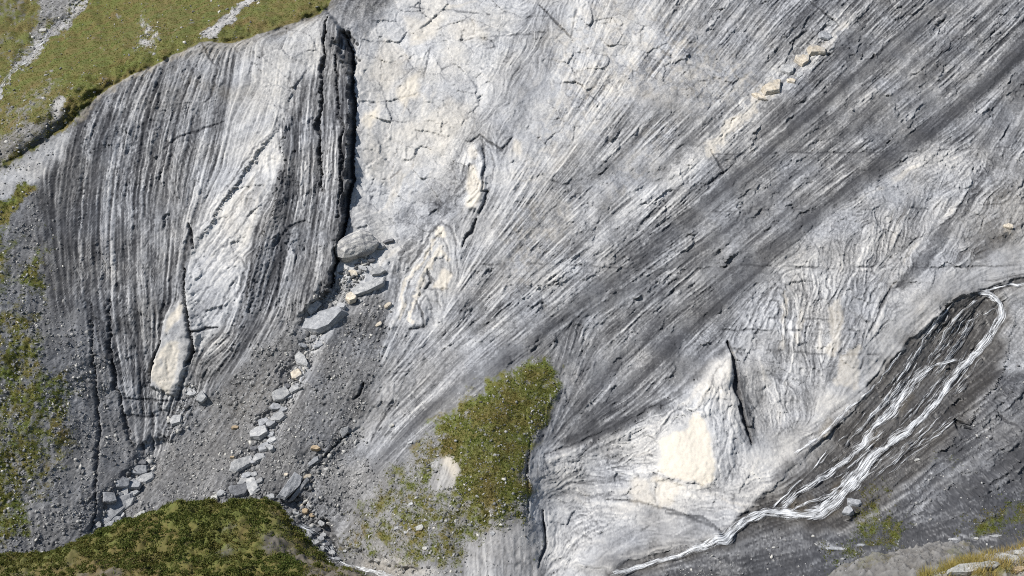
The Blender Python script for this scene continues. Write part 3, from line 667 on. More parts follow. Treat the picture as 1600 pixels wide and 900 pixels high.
for pts, hh in (([(1640, 640), (1560, 690), (1480, 745), (1400, 800)], .9), ([(1640, 730), (1560, 775), (1490, 815), (1440, 830)], .8), ([(1470, 735), (1400, 785), (1330, 830)], .6), ([(1640, 690), (1590, 720), (1530, 740)], .7), ([(1300, 845), (1200, 862), (1100, 885)], .5), ([(1420, 840), (1330, 865), (1230, 885)], .5), ([(1590, 590), (1540, 640), (1480, 685), (1420, 730)], .6)):
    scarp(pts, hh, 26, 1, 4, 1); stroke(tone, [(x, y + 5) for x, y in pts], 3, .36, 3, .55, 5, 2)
# stream channel and fan
w, d, t, sd = line_dist([(455, 790), (480, 825), (505, 850), (530, 872), (570, 890), (640, 905)], 60, 3)
h[w] -= 1.6 * (1 - smooth(6, 30, d))
w, d, t, sd = line_dist([(512, 450), (500, 500), (480, 550), (455, 605), (425, 660), (402, 700), (385, 745), (372, 780)], 40, 3); h[w] -= 1.3 * (1 - smooth(5, 30, d))
w, d, t, sd = line_dist([(250, 700), (225, 735), (190, 780), (160, 830)], 40, 3); h[w] -= 1.5 * (1 - smooth(5, 30, d))
w, d, t, sd = line_dist([(590, 650), (540, 700), (500, 735), (460, 790)], 26, 3); h[w] -= .5 * (1 - smooth(4, 20, d))
bench(KNOLL, .8, 4, 3); scarp([(870, 590), (846, 662), (828, 702), (822, 775), (832, 850)], .5, 30, 1, 2)
bench([(-10, 380), (60, 300), (75, 400), (60, 470)], .4, 8)
print('relief', round(time.time() - T0, 1))

# streak colour: alternating shale and limestone beds
var = strk * solid * np.where(buttm0 > .5, .80, .86) * (.050 * S3 + .062 * S2 + .056 * S1b + .048 * S1) + (1 - solid) * .03 * S2 * (1 - moss)
var += blk * solid * (.085 * (I1 - .5) + .07 * (I2 - .5)) + plate_w * solid * (.10 * (I3 - .5) + .075 * (I4 - .5))
var += .035 * fnoise(20, 140, 1.3, 61) * (1 - moss) +   .048 * S4 * (plate + .8 * buttm0) * solid
buttdark = np.clip(-(S2 * .7 + S3 * .6) - .35, 0, 1.5) * buttm * strk
T = np.clip(tone + var - .10 * buttdark - .06 * seam * strk * solid, .02, 1)
T = np.clip(T + .045 * RNG.standard_normal((MH, MW)).astype(np.float32) * (.35 + .65 * blk + .5 * scr) * (1 - smth), .02, 1)
T = np.clip(T + .9 * (T - fblur(T, 1.8)), .02, 1)
speck = np.clip(fnoise(1.6, 6, .3, 62) - 1.3, 0, 2)
T = np.clip(T + (.20 * scr + .12 * plate + .05 * buttm0) * speck * (1 - moss), .02, 1)
T = np.clip(T + scr * (1 - moss) * (.05 * RNG.standard_normal((MH, MW)).astype(np.float32) + .05 * fnoise(2.5, 9, .4, 66)), .02, 1)
T = T * (1 - .62 * ckm)                               # shade of joints and fissures painted into the tone, with some soil
calc = np.clip(cream + .30 * np.clip(S3 - .7, 0, 1.5) * blk * (tone > .5) * np.clip(fnoise(60, 200, 1, 63) + .3, 0, 1), 0, 1)
mossv = np.clip(moss * (1.15 + .25 * fnoise(4, 26, .9, 64)) + .13 * fnoise(10, 60, 1.2, 65) * (moss > .05), 0, 1)


# ------------------------------------------------------------------ mesh helpers
def np_mesh(name, V, F, attrs=None, smooth_shade=True):
    me = bpy.data.meshes.new(name)
    n = F.shape[1]
    me.vertices.add(len(V)); me.vertices.foreach_set('co', np.ascontiguousarray(V, np.float32).ravel())
    me.loops.add(F.size); me.loops.foreach_set('vertex_index', np.ascontiguousarray(F, np.int32).ravel())
    me.polygons.add(len(F)); me.polygons.foreach_set('loop_start', np.arange(0, F.size, n, dtype=np.int32))
    if attrs:
        for k, a in attrs.items():
            at_ = me.attributes.new(k, 'FLOAT', 'POINT'); at_.data.foreach_set('value', np.ascontiguousarray(a, np.float32))
    me.update(calc_edges=True)
    if smooth_shade:
        me.polygons.foreach_set('use_smooth', np.ones(len(F), bool))
    me.validate()
    return me

def link(name, me, mat, parent=None, **props):
    o = bpy.data.objects.new(name, me)
    C.objects.link(o)
    if mat is not None and me is not None and not me.materials:
        me.materials.append(mat)
    if parent is not None:
        o.parent = parent
    for k, v in props.items():
        o[k] = v
    return o

# ------------------------------------------------------------------ materials
def new_mat(name):
    m = bpy.data.materials.new(name); m.use_nodes = True
    nt = m.node_tree; nt.nodes.clear()
    return m, nt, nt.nodes, nt.links

def attr(N, name):
    a = N.new('ShaderNodeAttribute'); a.attribute_name = name
    return a.outputs['Fac']

def math_n(N, L, op, a, b=None, clamp=False):
    n = N.new('ShaderNodeMath'); n.operation = op; n.use_clamp = clamp
    for i, v in enumerate((a, b)):
        if v is None:
            continue
        if isinstance(v, (int, float)):
            n.inputs[i].default_value = v
        else:
            L.new(v, n.inputs[i])
    return n.outputs[0]

def ramp(N, L, fac, stops):
    r = N.new('ShaderNodeValToRGB'); e = r.color_ramp.elements
    while len(e) < len(stops):
        e.new(0.5)
    for i, (p, c) in enumerate(stops):
        e[i].position = p; e[i].color = (*c, 1)
    L.new(fac, r.inputs[0])
    return r.outputs[0]

def noise(N, L, scale, detail=4, rough=.6, vec=None, dist=0):
    n = N.new('ShaderNodeTexNoise'); n.inputs['Scale'].default_value = scale; n.inputs['Detail'].default_value = detail
    n.inputs['Roughness'].default_value = rough; n.inputs['Distortion'].default_value = dist
    if vec is not None:
        L.new(vec, n.inputs['Vector'])
    return n.outputs[0]

def mix(N, L, fac, a, b, blend='MIX'):
    n = N.new('ShaderNodeMix'); n.data_type = 'RGBA'; n.blend_type = blend
    for i, v in ((0, fac), (6, a), (7, b)):
        if isinstance(v, (int, float)):
            n.inputs[i].default_value = v
        elif isinstance(v, tuple):
            n.inputs[i].default_value = (*v, 1)
        else:
            L.new(v, n.inputs[i])
    return n.outputs[2]

def finish(nt, N, L, col, rough, bump_h=None, bump_d=.1, bump_s=.6):
    b = N.new('ShaderNodeBsdfPrincipled'); o = N.new('ShaderNodeOutputMaterial')
    if isinstance(col, tuple):
        b.inputs['Base Color'].default_value = (*col, 1)
    else:
        L.new(col, b.inputs['Base Color'])
    if isinstance(rough, (int, float)):
        b.inputs['Roughness'].default_value = rough
    else:
        L.new(rough, b.inputs['Roughness'])
    b.inputs['Specular IOR Level'].default_value = .35
    if bump_h is not None:
        bp = N.new('ShaderNodeBump'); bp.inputs['Distance'].default_value = bump_d; bp.inputs['Strength'].default_value = bump_s
        L.new(bump_h, bp.inputs['Height']); L.new(bp.outputs[0], b.inputs['Normal'])
    L.new(b.outputs[0], o.inputs[0])
    return b

ROCK_STOPS = [(0.0, (.030, .031, .035)), (.2, (.070, .071, .076)), (.4, (.165, .167, .172)), (.55, (.29, .292, .298)), (.7, (.43, .43, .428)), (.85, (.56, .55, .53)), (1.0, (.66, .64, .60))]

def ground_material():
    m, nt, N, L = new_mat('bedrock and turf')
    geo = N.new('ShaderNodeNewGeometry'); pos = geo.outputs['Position']
    n_f = noise(N, L, 2.2, 6, .7, pos)
    n_c = noise(N, L, .35, 4, .6, pos)
    t = math_n(N, L, 'ADD', attr(N, 'tone'), math_n(N, L, 'MULTIPLY', math_n(N, L, 'SUBTRACT', n_f, .5), .20))
    t = math_n(N, L, 'ADD', t, math_n(N, L, 'MULTIPLY', math_n(N, L, 'SUBTRACT', n_c, .5), .12), True)
    rock = ramp(N, L, t, ROCK_STOPS)
    # bluish and warm drift of the rock itself
    tint = ramp(N, L, noise(N, L, .12, 3, .5, pos), [(.35, (.975, .99, 1.02)), (.65, (1.02, 1.0, .965))])
    rock = mix(N, L, 1.0, rock, tint, 'MULTIPLY')
    cre = mix(N, L, n_f, (.60, .54, .44), (.72, .66, .56))
    rock = mix(N, L, math_n(N, L, 'MULTIPLY', attr(N, 'cream'), math_n(N, L, 'ADD', .35, n_f), True), rock, cre)
    ear = mix(N, L, n_f, (.10, .085, .055), (.24, .20, .14))
    e_f = math_n(N, L, 'MULTIPLY', attr(N, 'earth'), math_n(N, L, 'ADD', .25, math_n(N, L, 'MULTIPLY', n_f, .9)), True)
    rock = mix(N, L, math_n(N, L, 'MULTIPLY', e_f, .75), rock, ear)
    # turf
    g1 = ramp(N, L, noise(N, L, .22, 5, .65, pos), [(.30, (.140, .102, .036)), (.45, (.120, .110, .028)), (.58, (.100, .124, .024)), (.72, (.078, .108, .020))])
    g2 = ramp(N, L, noise(N, L, 1.6, 5, .75, pos), [(.3, (.7, .66, .6)), (.5, (1, 1, 1)), (.72, (1.2, 1.2, 1.1))])
    turf = mix(N, L, 1.0, g1, g2, 'MULTIPLY')
    turf = mix(N, L, math_n(N, L, 'MULTIPLY', attr(N, 'earth'), .5), turf, (.13, .095, .05))
    mo = attr(N, 'moss')
    mf = math_n(N, L, 'ADD', math_n(N, L, 'MULTIPLY', math_n(N, L, 'SUBTRACT', mo, .5), 3.0), math_n(N, L, 'MULTIPLY', math_n(N, L, 'SUBTRACT', noise(N, L, 2.6, 6, .8, pos), .5), 2.6))
    mf = math_n(N, L, 'ADD', mf, .5, True)
    mf = math_n(N, L, 'MULTIPLY', mf, math_n(N, L, 'MULTIPLY', mo, 5.0, True))
    col = mix(N, L, mf, rock, turf)
    wt = attr(N, 'wet')
    col = mix(N, L, wt, col, mix(N, L, 1.0, col, (.62, .60, .57), 'MULTIPLY'))
    rough = math_n(N, L, 'SUBTRACT', .92, math_n(N, L, 'MULTIPLY', wt, .55))
    bh = math_n(N, L, 'ADD', noise(N, L, 6, 6, .75, pos), math_n(N, L, 'MULTIPLY', noise(N, L, 18, 3, .7, pos), .3))
    finish(nt, N, L, col, rough, bh, .07, .5)
    return m

GROUND = ground_material()

def stone_material(name, base, light, stain=None, bands=False):
    m, nt, N, L = new_mat(name)
    tc = N.new('ShaderNodeTexCoord'); oi = N.new('ShaderNodeObjectInfo')
    mp = N.new('ShaderNodeMapping'); L.new(tc.outputs['Object'], mp.inputs[0]); mp.inputs['Scale'].default_value = (1, 1, 3.5)
    n1 = noise(N, L, 1.1, 6, .65, mp.outputs[0], .6); n2 = noise(N, L, 5, 5, .7, mp.outputs[0])
    f = math_n(N, L, 'ADD', math_n(N, L, 'MULTIPLY', n1, .7), math_n(N, L, 'MULTIPLY', n2, .4))
    c = ramp(N, L, f, [(.40, tuple(x * .72 for x in base)), (.52, base), (.66, light)])
    if bands:
        wv = N.new('ShaderNodeTexWave'); wv.bands_direction = 'Y'; wv.inputs['Scale'].default_value = .28; wv.inputs['Distortion'].default_value = 3.5; wv.inputs['Detail'].default_value = 4; wv.inputs['Detail Scale'].default_value = 2.5; L.new(tc.outputs['Object'], wv.inputs['Vector'])
        c = mix(N, L, 1.0, c, ramp(N, L, wv.outputs['Fac'], [(.0, (.62, .62, .64)), (.2, (.97, .96, .94)), (1, (1.1, 1.08, 1.04))]), 'MULTIPLY')
    k = math_n(N, L, 'ADD', .82, math_n(N, L, 'MULTIPLY', oi.outputs['Random'], .34))
    cc = N.new('ShaderNodeCombineColor')
    for i in range(3):
        L.new(k, cc.inputs[i])
    c = mix(N, L, 1.0, c, cc.outputs[0], 'MULTIPLY')
    if stain:
        c = mix(N, L, math_n(N, L, 'MULTIPLY', math_n(N, L, 'SUBTRACT', noise(N, L, .8, 3, .6, tc.outputs['Object']), .45), 3, True), c, stain)
    finish(nt, N, L, c, .9, math_n(N, L, 'ADD', n1, n2), .16, .6)
    return m

M_STONE = {'banded': stone_material('banded limestone', (.36, .36, .36), (.54, .53, .51), None, True), 'pale': stone_material('pale limestone', (.33, .335, .34), (.52, .515, .50)),
           'grey': stone_material('grey schist', (.26, .268, .28), (.41, .415, .425)),
           'dark': stone_material('dark slate', (.10, .102, .11), (.19, .195, .205)),
           'tan': stone_material('ochre sandstone', (.30, .23, .15), (.48, .39, .27)),
           'cream': stone_material('cream calcite rock', (.50, .44, .35), (.70, .63, .52), (.33, .33, .33)),
           'white': stone_material('bleached white rock', (.36, .36, .34), (.60, .59, .56), (.26, .21, .15))}

def grains_material():
    m, nt, N, L = new_mat('scree stones')
    geo = N.new('ShaderNodeNewGeometry')
    c = ramp(N, L, geo.outputs['Random Per Island'], [(0, (.09, .09, .092)), (.4, (.18, .18, .18)), (.7, (.27, .268, .26)), (.9, (.40, .395, .38)), (1, (.56, .54, .49))])
    c = mix(N, L, .5, c, mix(N, L, noise(N, L, 6, 3, .6, geo.outputs['Position']), (.4, .4, .4), (1.5, 1.5, 1.5)), 'MULTIPLY')
    finish(nt, N, L, c, .95)
    return m
M_GRAIN = grains_material()

def leaf_material(name, stops, dry=None):
    m, nt, N, L = new_mat(name)
    geo = N.new('ShaderNodeNewGeometry'); pos = geo.outputs['Position']
    f = math_n(N, L, 'ADD', math_n(N, L, 'MULTIPLY', noise(N, L, .25, 4, .6, pos), .75), math_n(N, L, 'MULTIPLY', geo.outputs['Random Per Island'], .16))
    f = math_n(N, L, 'ADD', f, .07)
    c = ramp(N, L, f, stops)
    b = N.new('ShaderNodeBsdfPrincipled'); L.new(c, b.inputs['Base Color']); b.inputs['Roughness'].default_value = .7; b.inputs['Specular IOR Level'].default_value = .2
    tr = N.new('ShaderNodeBsdfTranslucent'); L.new(c, tr.inputs[0])
    mx = N.new('ShaderNodeMixShader'); mx.inputs[0].default_value = .3
    L.new(b.outputs[0], mx.inputs[1]); L.new(tr.outputs[0], mx.inputs[2])
    o = N.new('ShaderNodeOutputMaterial'); L.new(mx.outputs[0], o.inputs[0])
    return m
M_TURF = leaf_material('alpine turf', [(.32, (.195, .145, .05)), (.48, (.165, .155, .038)), (.62, (.130, .162, .031)), (.8, (.096, .132, .026))])
M_SHRUB = leaf_material('dwarf shrub leaves', [(.30, (.14, .12, .034)), (.5, (.10, .112, .026)), (.65, (.07, .096, .019)), (.85, (.042, .064, .014))])
M_DRY = leaf_material('dry yellow grass', [(.30, (.38, .27, .10)), (.55, (.34, .28, .085)), (.75, (.22, .22, .06)), (.9, (.13, .16, .04))])

def foam_material(name, cover=.5):
    m, nt, N, L = new_mat(name)
    tc = N.new('ShaderNodeTexCoord'); mp = N.new('ShaderNodeMapping'); mp.inputs['Scale'].default_value = (1, 1, 1)
    f1 = N.new('ShaderNodeCombineXYZ'); L.new(attr(N, 'across'), f1.inputs[0]); L.new(attr(N, 'along'), f1.inputs[1]); L.new(attr(N, 'strand'), f1.inputs[2])
    mp.inputs['Scale'].default_value = (1.5, .11, 1.0); L.new(f1.outputs[0], mp.inputs[0])
    n = noise(N, L, 4.2, 6, .66, mp.outputs[0], .9)
    ed = attr(N, 'edge')
    fo = math_n(N, L, 'ADD', math_n(N, L, 'MULTIPLY', math_n(N, L, 'SUBTRACT', n, .5), 4.6), math_n(N, L, 'MULTIPLY', ed, attr(N, 'cover')))
    fo = math_n(N, L, 'MULTIPLY', math_n(N, L, 'ADD', fo, -.62, True), .92)
    d = N.new('ShaderNodeBsdfPrincipled'); d.inputs['Base Color'].default_value = (.86, .88, .90, 1); d.inputs['Roughness'].default_value = .55
    d.inputs['Subsurface Weight'].default_value = 0
    t = N.new('ShaderNodeBsdfTransparent')
    g = N.new('ShaderNodeBsdfGlossy'); g.inputs['Roughness'].default_value = .18; g.inputs['Color'].default_value = (.9, .95, 1, 1)
    fr = N.new('ShaderNodeFresnel'); fr.inputs[0].default_value = 1.33
    film = N.new('ShaderNodeMixShader'); L.new(fr.outputs[0], film.inputs[0]); L.new(t.outputs[0], film.inputs[1]); L.new(g.outputs[0], film.inputs[2])
    film2 = N.new('ShaderNodeMixShader'); L.new(math_n(N, L, 'MULTIPLY', ed, 2.0, True), film2.inputs[0]); L.new(t.outputs[0], film2.inputs[1]); L.new(film.outputs[0], film2.inputs[2])
    mx = N.new('ShaderNodeMixShader'); L.new(fo, mx.inputs[0]); L.new(film2.outputs[0], mx.inputs[1]); L.new(d.outputs[0], mx.inputs[2])
    bp = N.new('ShaderNodeBump'); bp.inputs['Distance'].default_value = .12; L.new(n, bp.inputs['Height']); L.new(bp.outputs[0], d.inputs['Normal']); L.new(bp.outputs[0], g.inputs['Normal'])
    o = N.new('ShaderNodeOutputMaterial'); L.new(mx.outputs[0], o.inputs[0])
    return m
M_FOAM = foam_material('white water', .62)

# ------------------------------------------------------------------ terrain sheets
class TPS:
    def __init__(s, P, v, lam=.5):
        P = np.asarray(P, float); n = len(P); s.P = P
        K = s.k(np.linalg.norm(P[:, None] - P[None], axis=2)); A = np.zeros((n + 3, n + 3))
        A[:n, :n] = K + lam * np.eye(n); A[:n, n] = 1; A[:n, n + 1:] = P; A[n, :n] = 1; A[n + 1:, :n] = P.T
        s.w = np.linalg.solve(A, np.concatenate([v, [0, 0, 0]]))
    @staticmethod
    def k(r):
        return r * r * np.log(r + 1e-9)
    def __call__(s, X, Y):
        out = s.w[-3] + s.w[-2] * X + s.w[-1] * Y
        for (a, b), w in zip(s.P, s.w):
            out = out + w * s.k(np.hypot(X - a, Y - b))
        return out

def upsample(fn, U, Vv, q=6):
    u = U[::q]; v = Vv[::q]
    if u[-1] < U[-1]:
        u = np.append(u, U[-1])
    if v[-1] < Vv[-1]:
        v = np.append(v, Vv[-1])
    G = fn(*np.meshgrid(u, v))
    A = np.empty((len(v), len(U)))
    for r in range(len(v)):
        A[r] = np.interp(U, u, G[r])
    B = np.empty((len(Vv), len(U)))
    iv = np.clip(np.searchsorted(v, Vv) - 1, 0, len(v) - 2); f = ((Vv - v[iv]) / (v[iv + 1] - v[iv]))[:, None]
    return A[iv] * (1 - f) + A[iv + 1] * f

class Sheet:
    """a cliff-like sheet: depth Y over (X, Z)"""
    def __init__(s, ctrl, x0, x1, z0, z1, step, hscale=1.0):
        P = []; v = []
        for px, py, Y in ctrl:
            X, Y_, Z = at(px, py, Y); P.append((float(X), float(Z))); v.append(float(Y))
        s.f = TPS(P, v)
        s.X = np.arange(x0, x1, step); s.Z = np.arange(z0, z1, step); s.step = step
        base = upsample(s.f, s.X, s.Z)
        GX, GZ = np.meshgrid(s.X, s.Z)
        s.px, s.py = project(GX, base, GZ)
        s.Y = base - hscale * sample(h, s.px, s.py)
        s.GX, s.GZ = GX, GZ
    def surf(s, px, py):
        dx, dy, dz = ray(px, py); Y = np.full(np.shape(px), 200.0)
        for _ in range(14):
            i = np.clip((Y * dx / dy - s.X[0]) / s.step, 0, len(s.X) - 1.001); j = np.clip((Y * dz / dy - s.Z[0]) / s.step, 0, len(s.Z) - 1.001)
            a = i.astype(int); b = j.astype(int); fi = i - a; fj = j - b
            Yn = (s.Y[b, a] * (1 - fi) + s.Y[b, a + 1] * fi) * (1 - fj) + (s.Y[b + 1, a] * (1 - fi) + s.Y[b + 1, a + 1] * fi) * fj
            Y = Y + .7 * (Yn - Y)
        return np.stack([Y * dx / dy, Y, Y * dz / dy], -1)
    def normal(s, px, py, r=8):
        a = s.surf(px - r, py); b = s.surf(px + r, py); c = s.surf(px, py - r); d = s.surf(px, py + r)
        n = np.cross(b - a, c - d); n /= np.linalg.norm(n, axis=-1, keepdims=True)
        return np.where((n[..., 1:2] > 0), -n, n)
    def faces(s, keep):
        k = keep[:-1, :-1] & keep[1:, :-1] & keep[:-1, 1:] & keep[1:, 1:]
        j, i = np.nonzero(k); W = len(s.X); a = j * W + i
        return np.stack([a, a + 1, a + W + 1, a + W], 1), j, i

def emit(sheet, faces, name, mat, **props):
    ids, inv = np.unique(faces, return_inverse=True)
    px = sheet.px.ravel()[ids]; py = sheet.py.ravel()[ids]
    V = np.stack([sheet.GX.ravel()[ids], sheet.Y.ravel()[ids], sheet.GZ.ravel()[ids]], 1)
    A = {'tone': sample(T, px, py), 'cream': sample(calc, px, py), 'moss': sample(mossv, px, py), 'wet': sample(wet, px, py), 'earth': sample(earth, px, py)}
    return link(name, np_mesh(name, V, inv.reshape(faces.shape), A), mat, **props)

CTRL_D = [  # survey x, y, offset from the reference plane (minus: nearer)
    (560, -60, -2), (700, -60, 0), (900, -60, 3), (1200, -60, 6), (1450, -60, 10), (1700, -60, 14), (600, 100, -3), (800, 150, 0), (1000, 150, 0), (1250, 150, 2), (1500, 150, 5), (1700, 150, 8),
    (600, 300, 0), (720, 300, 0), (900, 300, 0), (1100, 320, 0), (1300, 330, 0), (1500, 320, 1), (1700, 330, 2), (650, 450, 1), (800, 450, 0), (1000, 450, 1), (1200, 450, 0), (1400, 440, -1),
    (1100, 540, 1), (950, 560, 1), (700, 560, 0), (620, 620, 0), (560, 720, 0), (540, 790, 0),
    (505, 20, -7), (420, 50, -9), (320, 68, -10), (220, 110, -10.5), (130, 180, -11), (60, 230, -12), (0, 268, -13), (-120, 340, -16),
    (540, 200, -4), (480, 250, -5), (350, 250, -5), (220, 300, -6), (110, 300, -9.5), (250, 450, -4), (400, 430, -3), (150, 450, -7), (470, 470, -1), (300, 620, 1), (230, 690, 1),
    (30, 330, -13), (0, 450, -13), (-110, 500, -17), (70, 500, -10), (0, 650, -11), (110, 640, -6), (-110, 750, -13), (0, 850, -9), (90, 800, -6), (165, 760, -3), (150, 860, -3), (180, 960, -7),
    (420, 600, 0), (330, 720, 0), (260, 800, -1), (520, 580, -1), (470, 700, -1), (410, 780, -1), (510, 850, 0), (570, 890, -1), (500, 960, -4), (300, 930, -6),
    (840, 570, -1), (770, 640, -5), (700, 720, -6), (640, 780, -5), (780, 760, -8), (720, 850, -8), (620, 870, -5), (820, 700, -5), (815, 820, -8), (700, 960, -12),
    (862, 660, -2), (845, 760, -5), (870, 860, -5), (960, 700, -1), (950, 800, -4), (1000, 870, -7), (1060, 700, -3), (1100, 800, -5), (1140, 620, -1), (1200, 620, 1), (1250, 660, 0), (1180, 760, -4),
    (1350, 560, -1), (1450, 480, -1), (1560, 420, 0), (1690, 420, 1), (1520, 520, 1), (1420, 600, 0), (1340, 690, -2), (1250, 780, -5), (1120, 850, -8), (950, 915, -10),
    (1590, 540, 0), (1560, 640, -3), (1480, 690, -4), (1400, 760, -6), (1300, 830, -8), (1650, 700, -6), (1550, 760, -8), (1450, 820, -10), (1650, 820, -12), (1350, 870, -11), (1200, 880, -9), (1500, 890, -15), (1650, 920, -19), (1350, 940, -16), (1150, 940, -12)]
ctrl = [(x, y, plane_Y(x, y) + d) for x, y, d in CTRL_D]
MAIN = Sheet(ctrl, -108, 122, -60, 63, .142)
print('main sheet', MAIN.px.shape, round(time.time() - T0, 1))
rx = np.array([p[0] for p in RIDGE], float); ry = np.array([p[1] for p in RIDGE], float)
ridge_y = np.interp(MAIN.px, rx, ry, left=352, right=-90)
edge_n = sample(WY, MAIN.px, MAIN.px * 0 + 200) * 2.5
inview = (MAIN.px > -112) & (MAIN.px < 1712) & (MAIN.py > -76) & (MAIN.py < 960) & (MAIN.py > ridge_y + edge_n)
F, fj, fi = MAIN.faces(inview)
fpx = MAIN.px[fj, fi]; fpy = MAIN.py[fj, fi]

def zone_at(poly, px, py):
    w_ = 3
    return inside(px + w_ * sample(WX, px, py), py + w_ * sample(WY, px, py), poly)
zid = np.zeros(len(F), np.int8)
for k, poly in ((1, BUTTRESS), (2, TALUS), (3, SCREE1), (3, SCREE2), (4, KNOLL), (6, BANK), (5, WATERBED)):
    zid[zone_at(poly, fpx, fpy)] = k
NAMES = [('cliff_terrain', 'folded grey limestone and slate cliff with slanting strata'), ('buttress_terrain', 'steep grey rock buttress of upright striped beds'),
         ('talus_hill', 'dark stony talus slope with sparse ochre moss at the picture edge'), ('scree_terrain', 'brownish grey scree chutes between buttress and cliff'),
         ('grassy_knoll_hill', 'grassy knoll with a pale bare patch at the cliff foot'), ('wet_streambed_terrain', 'dark wet rock under the waterfall strands'), ('slate_bank_terrain', 'dark slate bank beside the waterfall')]
for k, (nm, lb) in enumerate(NAMES):
    f = F[zid == k]
    if len(f):
        emit(MAIN, f, nm, GROUND, kind='structure', label=lb, category='terrain')

# alp behind the ridge
ya = lambda x, y: plane_Y(x, y)
actrl = []
for (x, y), dd in zip(RIDGE, [-16, -13, -12, -11, -10.8, -10.5, -10.2, -10, -9.8, -9.3, -8.6, -7.6, -7, -7, -4]):
    actrl.append((x, y, ya(x, y) + dd + 1.0))
for x, y, dd in ((-110, 420, -9), (0, 340, -6), (110, 270, -5), (200, 210, -4), (320, 160, -3), (420, 140, -2), (520, 110, 4)):
    actrl.append((x, y, ya(x, y) + dd + 6))
actrl += [(-110, 200, 240), (0, 200, 229), (0, 140, 252), (30, 95, 270), (70, 52, 282), (125, -5, 298), (60, 120, 247), (120, 80, 254), (200, 40, 272), (300, 10, 268), (420, 0, 258), (480, -40, 262), (300, -60, 292), (180, -50, 306),
          (20, 40, 286), (-60, 60, 282), (-100, -40, 300), (30, -50, 306), (150, -60, 306), (-110, 120, 272)]
h_alp_gully = line_dist([(140, -20), (100, 30), (70, 55), (40, 90), (10, 125), (-20, 160)], 30, 3)
h[h_alp_gully[0]] -= 2.0 * (1 - smooth(3, 22, h_alp_gully[1])) * alpm[h_alp_gully[0]]
ALPS = Sheet(actrl, -150, -26, 2, 90, .25)
keepA = (ALPS.px > -112) & (ALPS.px < 560) & (ALPS.py > -76) & (ALPS.py < np.interp(ALPS.px, rx, ry) + 45)
FA, _, _ = ALPS.faces(keepA)
emit(ALPS, FA, 'alpine_pasture_hill', GROUND, kind='structure', label='green and ochre alpine pasture slope above the buttress ridge', category='hillside')
print('alp', round(time.time() - T0, 1))

# ------------------------------------------------------------------ nearer hills: height Z over (X, Y)
class Hill:
    def __init__(s, crest, extra, back=(14, -11), step=.16, rel=None, box=None, lam=.2):
        P = []; v = []
        for px, py, Y in crest + extra:
            X, Y_, Z = at(px, py, Y); P.append((float(X), float(Y))); v.append(float(Z))
        for px, py, Y in crest:
            X, Y_, Z = at(px, py, Y); P.append((float(X), float(Y) + back[0])); v.append(float(Z) + back[1])
        s.f = TPS(P, v, lam)
        s.X = np.arange(box[0], box[1], step); s.Yv = np.arange(box[2], box[3], step)
        base = upsample(s.f, s.X, s.Yv)
        s.GX, s.GY = np.meshgrid(s.X, s.Yv)
        s.Z = base + rel(s.GX, s.GY)
        s.px, s.py = project(s.GX, s.GY, s.Z); s.step = step
    def emit(s, name, att, keep, **props):
        k = keep[:-1, :-1] & keep[1:, :-1] & keep[:-1, 1:] & keep[1:, 1:]
        j, i = np.nonzero(k); W = len(s.X); a = j * W + i
        F_ = np.stack([a, a + 1, a + W + 1, a + W], 1)
        ids, inv = np.unique(F_, return_inverse=True)
        V = np.stack([s.GX.ravel()[ids], s.GY.ravel()[ids], s.Z.ravel()[ids]], 1)
        A = {k_: np.broadcast_to(a_, s.GX.shape).ravel()[ids] for k_, a_ in att.items()}
        return link(name, np_mesh(name, V, inv.reshape(F_.shape), A), GROUND, **props)
    def z(s, X, Y):
        i = np.clip((X - s.X[0]) / s.step, 0, len(s.X) - 1.001); j = np.clip((Y - s.Yv[0]) / s.step, 0, len(s.Yv) - 1.001)
        a = i.astype(int); b = j.astype(int); fi = i - a; fj = j - b
        return (s.Z[b, a] * (1 - fi) + s.Z[b, a + 1] * fi) * (1 - fj) + (s.Z[b + 1, a] * (1 - fi) + s.Z[b + 1, a + 1] * fi) * fj

NA = fnoise(6, 40, 1.0, 71); NB = fnoise(30, 200, 1.3, 72); NC = fnoise(3, 12, .6, 73)
def wn2(n, X, Y, sc):
    return n[(np.asarray(Y * sc, int)) % MH, (np.asarray(X * sc, int)) % MW]
def wns(n, X, Y, sc):
    x = (X * sc) % (MW - 2); y = (Y * sc) % (MH - 2)
    return sample(n, x + MX0, y + MY0)

mcrest = [(-90, 872, 136), (0, 868, 137), (60, 866, 138), (120, 850, 139), (200, 815, 140), (250, 797, 140), (300, 790, 141), (350, 783, 142), (392, 779, 142), (425, 788, 141), (442, 804, 140), (452, 828, 138), (464, 858, 136), (486, 880, 134), (532, 894, 132), (570, 908, 130)]
mextra = [(0, 900, 131), (120, 900, 129), (250, 900, 129), (250, 850, 134), (390, 900, 129), (390, 840, 135), (470, 900, 130), (-90, 900, 130), (0, 980, 121), (250, 980, 119), (480, 980, 121), (-90, 980, 120), (600, 990, 122)]
MOUND = Hill(mcrest, mextra, (14, -11), .16, lambda X, Y: .16 * wns(NA, X, Y, 10) + .25 * wns(NB, X, Y, 12) + .05 * wns(NC, X, Y, 12), (-66, -10, 112, 154))
kM = (MOUND.px > -60) & (MOUND.px < 640) & (MOUND.py < 960)
edge_e = np.clip(.42 + .6 * smooth(860, 900, MOUND.py + 14 * wns(NB, MOUND.GX, MOUND.GY, 12)) * (1 - smooth(170, 300, MOUND.px)) + .6 * smooth(400, 450, MOUND.px - 40 * smooth(860, 890, MOUND.py)), 0, 1)
mmoss = np.clip(1.15 - 1.1 * np.clip(edge_e - .42, 0, 1) + .25 * wns(NB, MOUND.GX, MOUND.GY, 14), 0, 1)
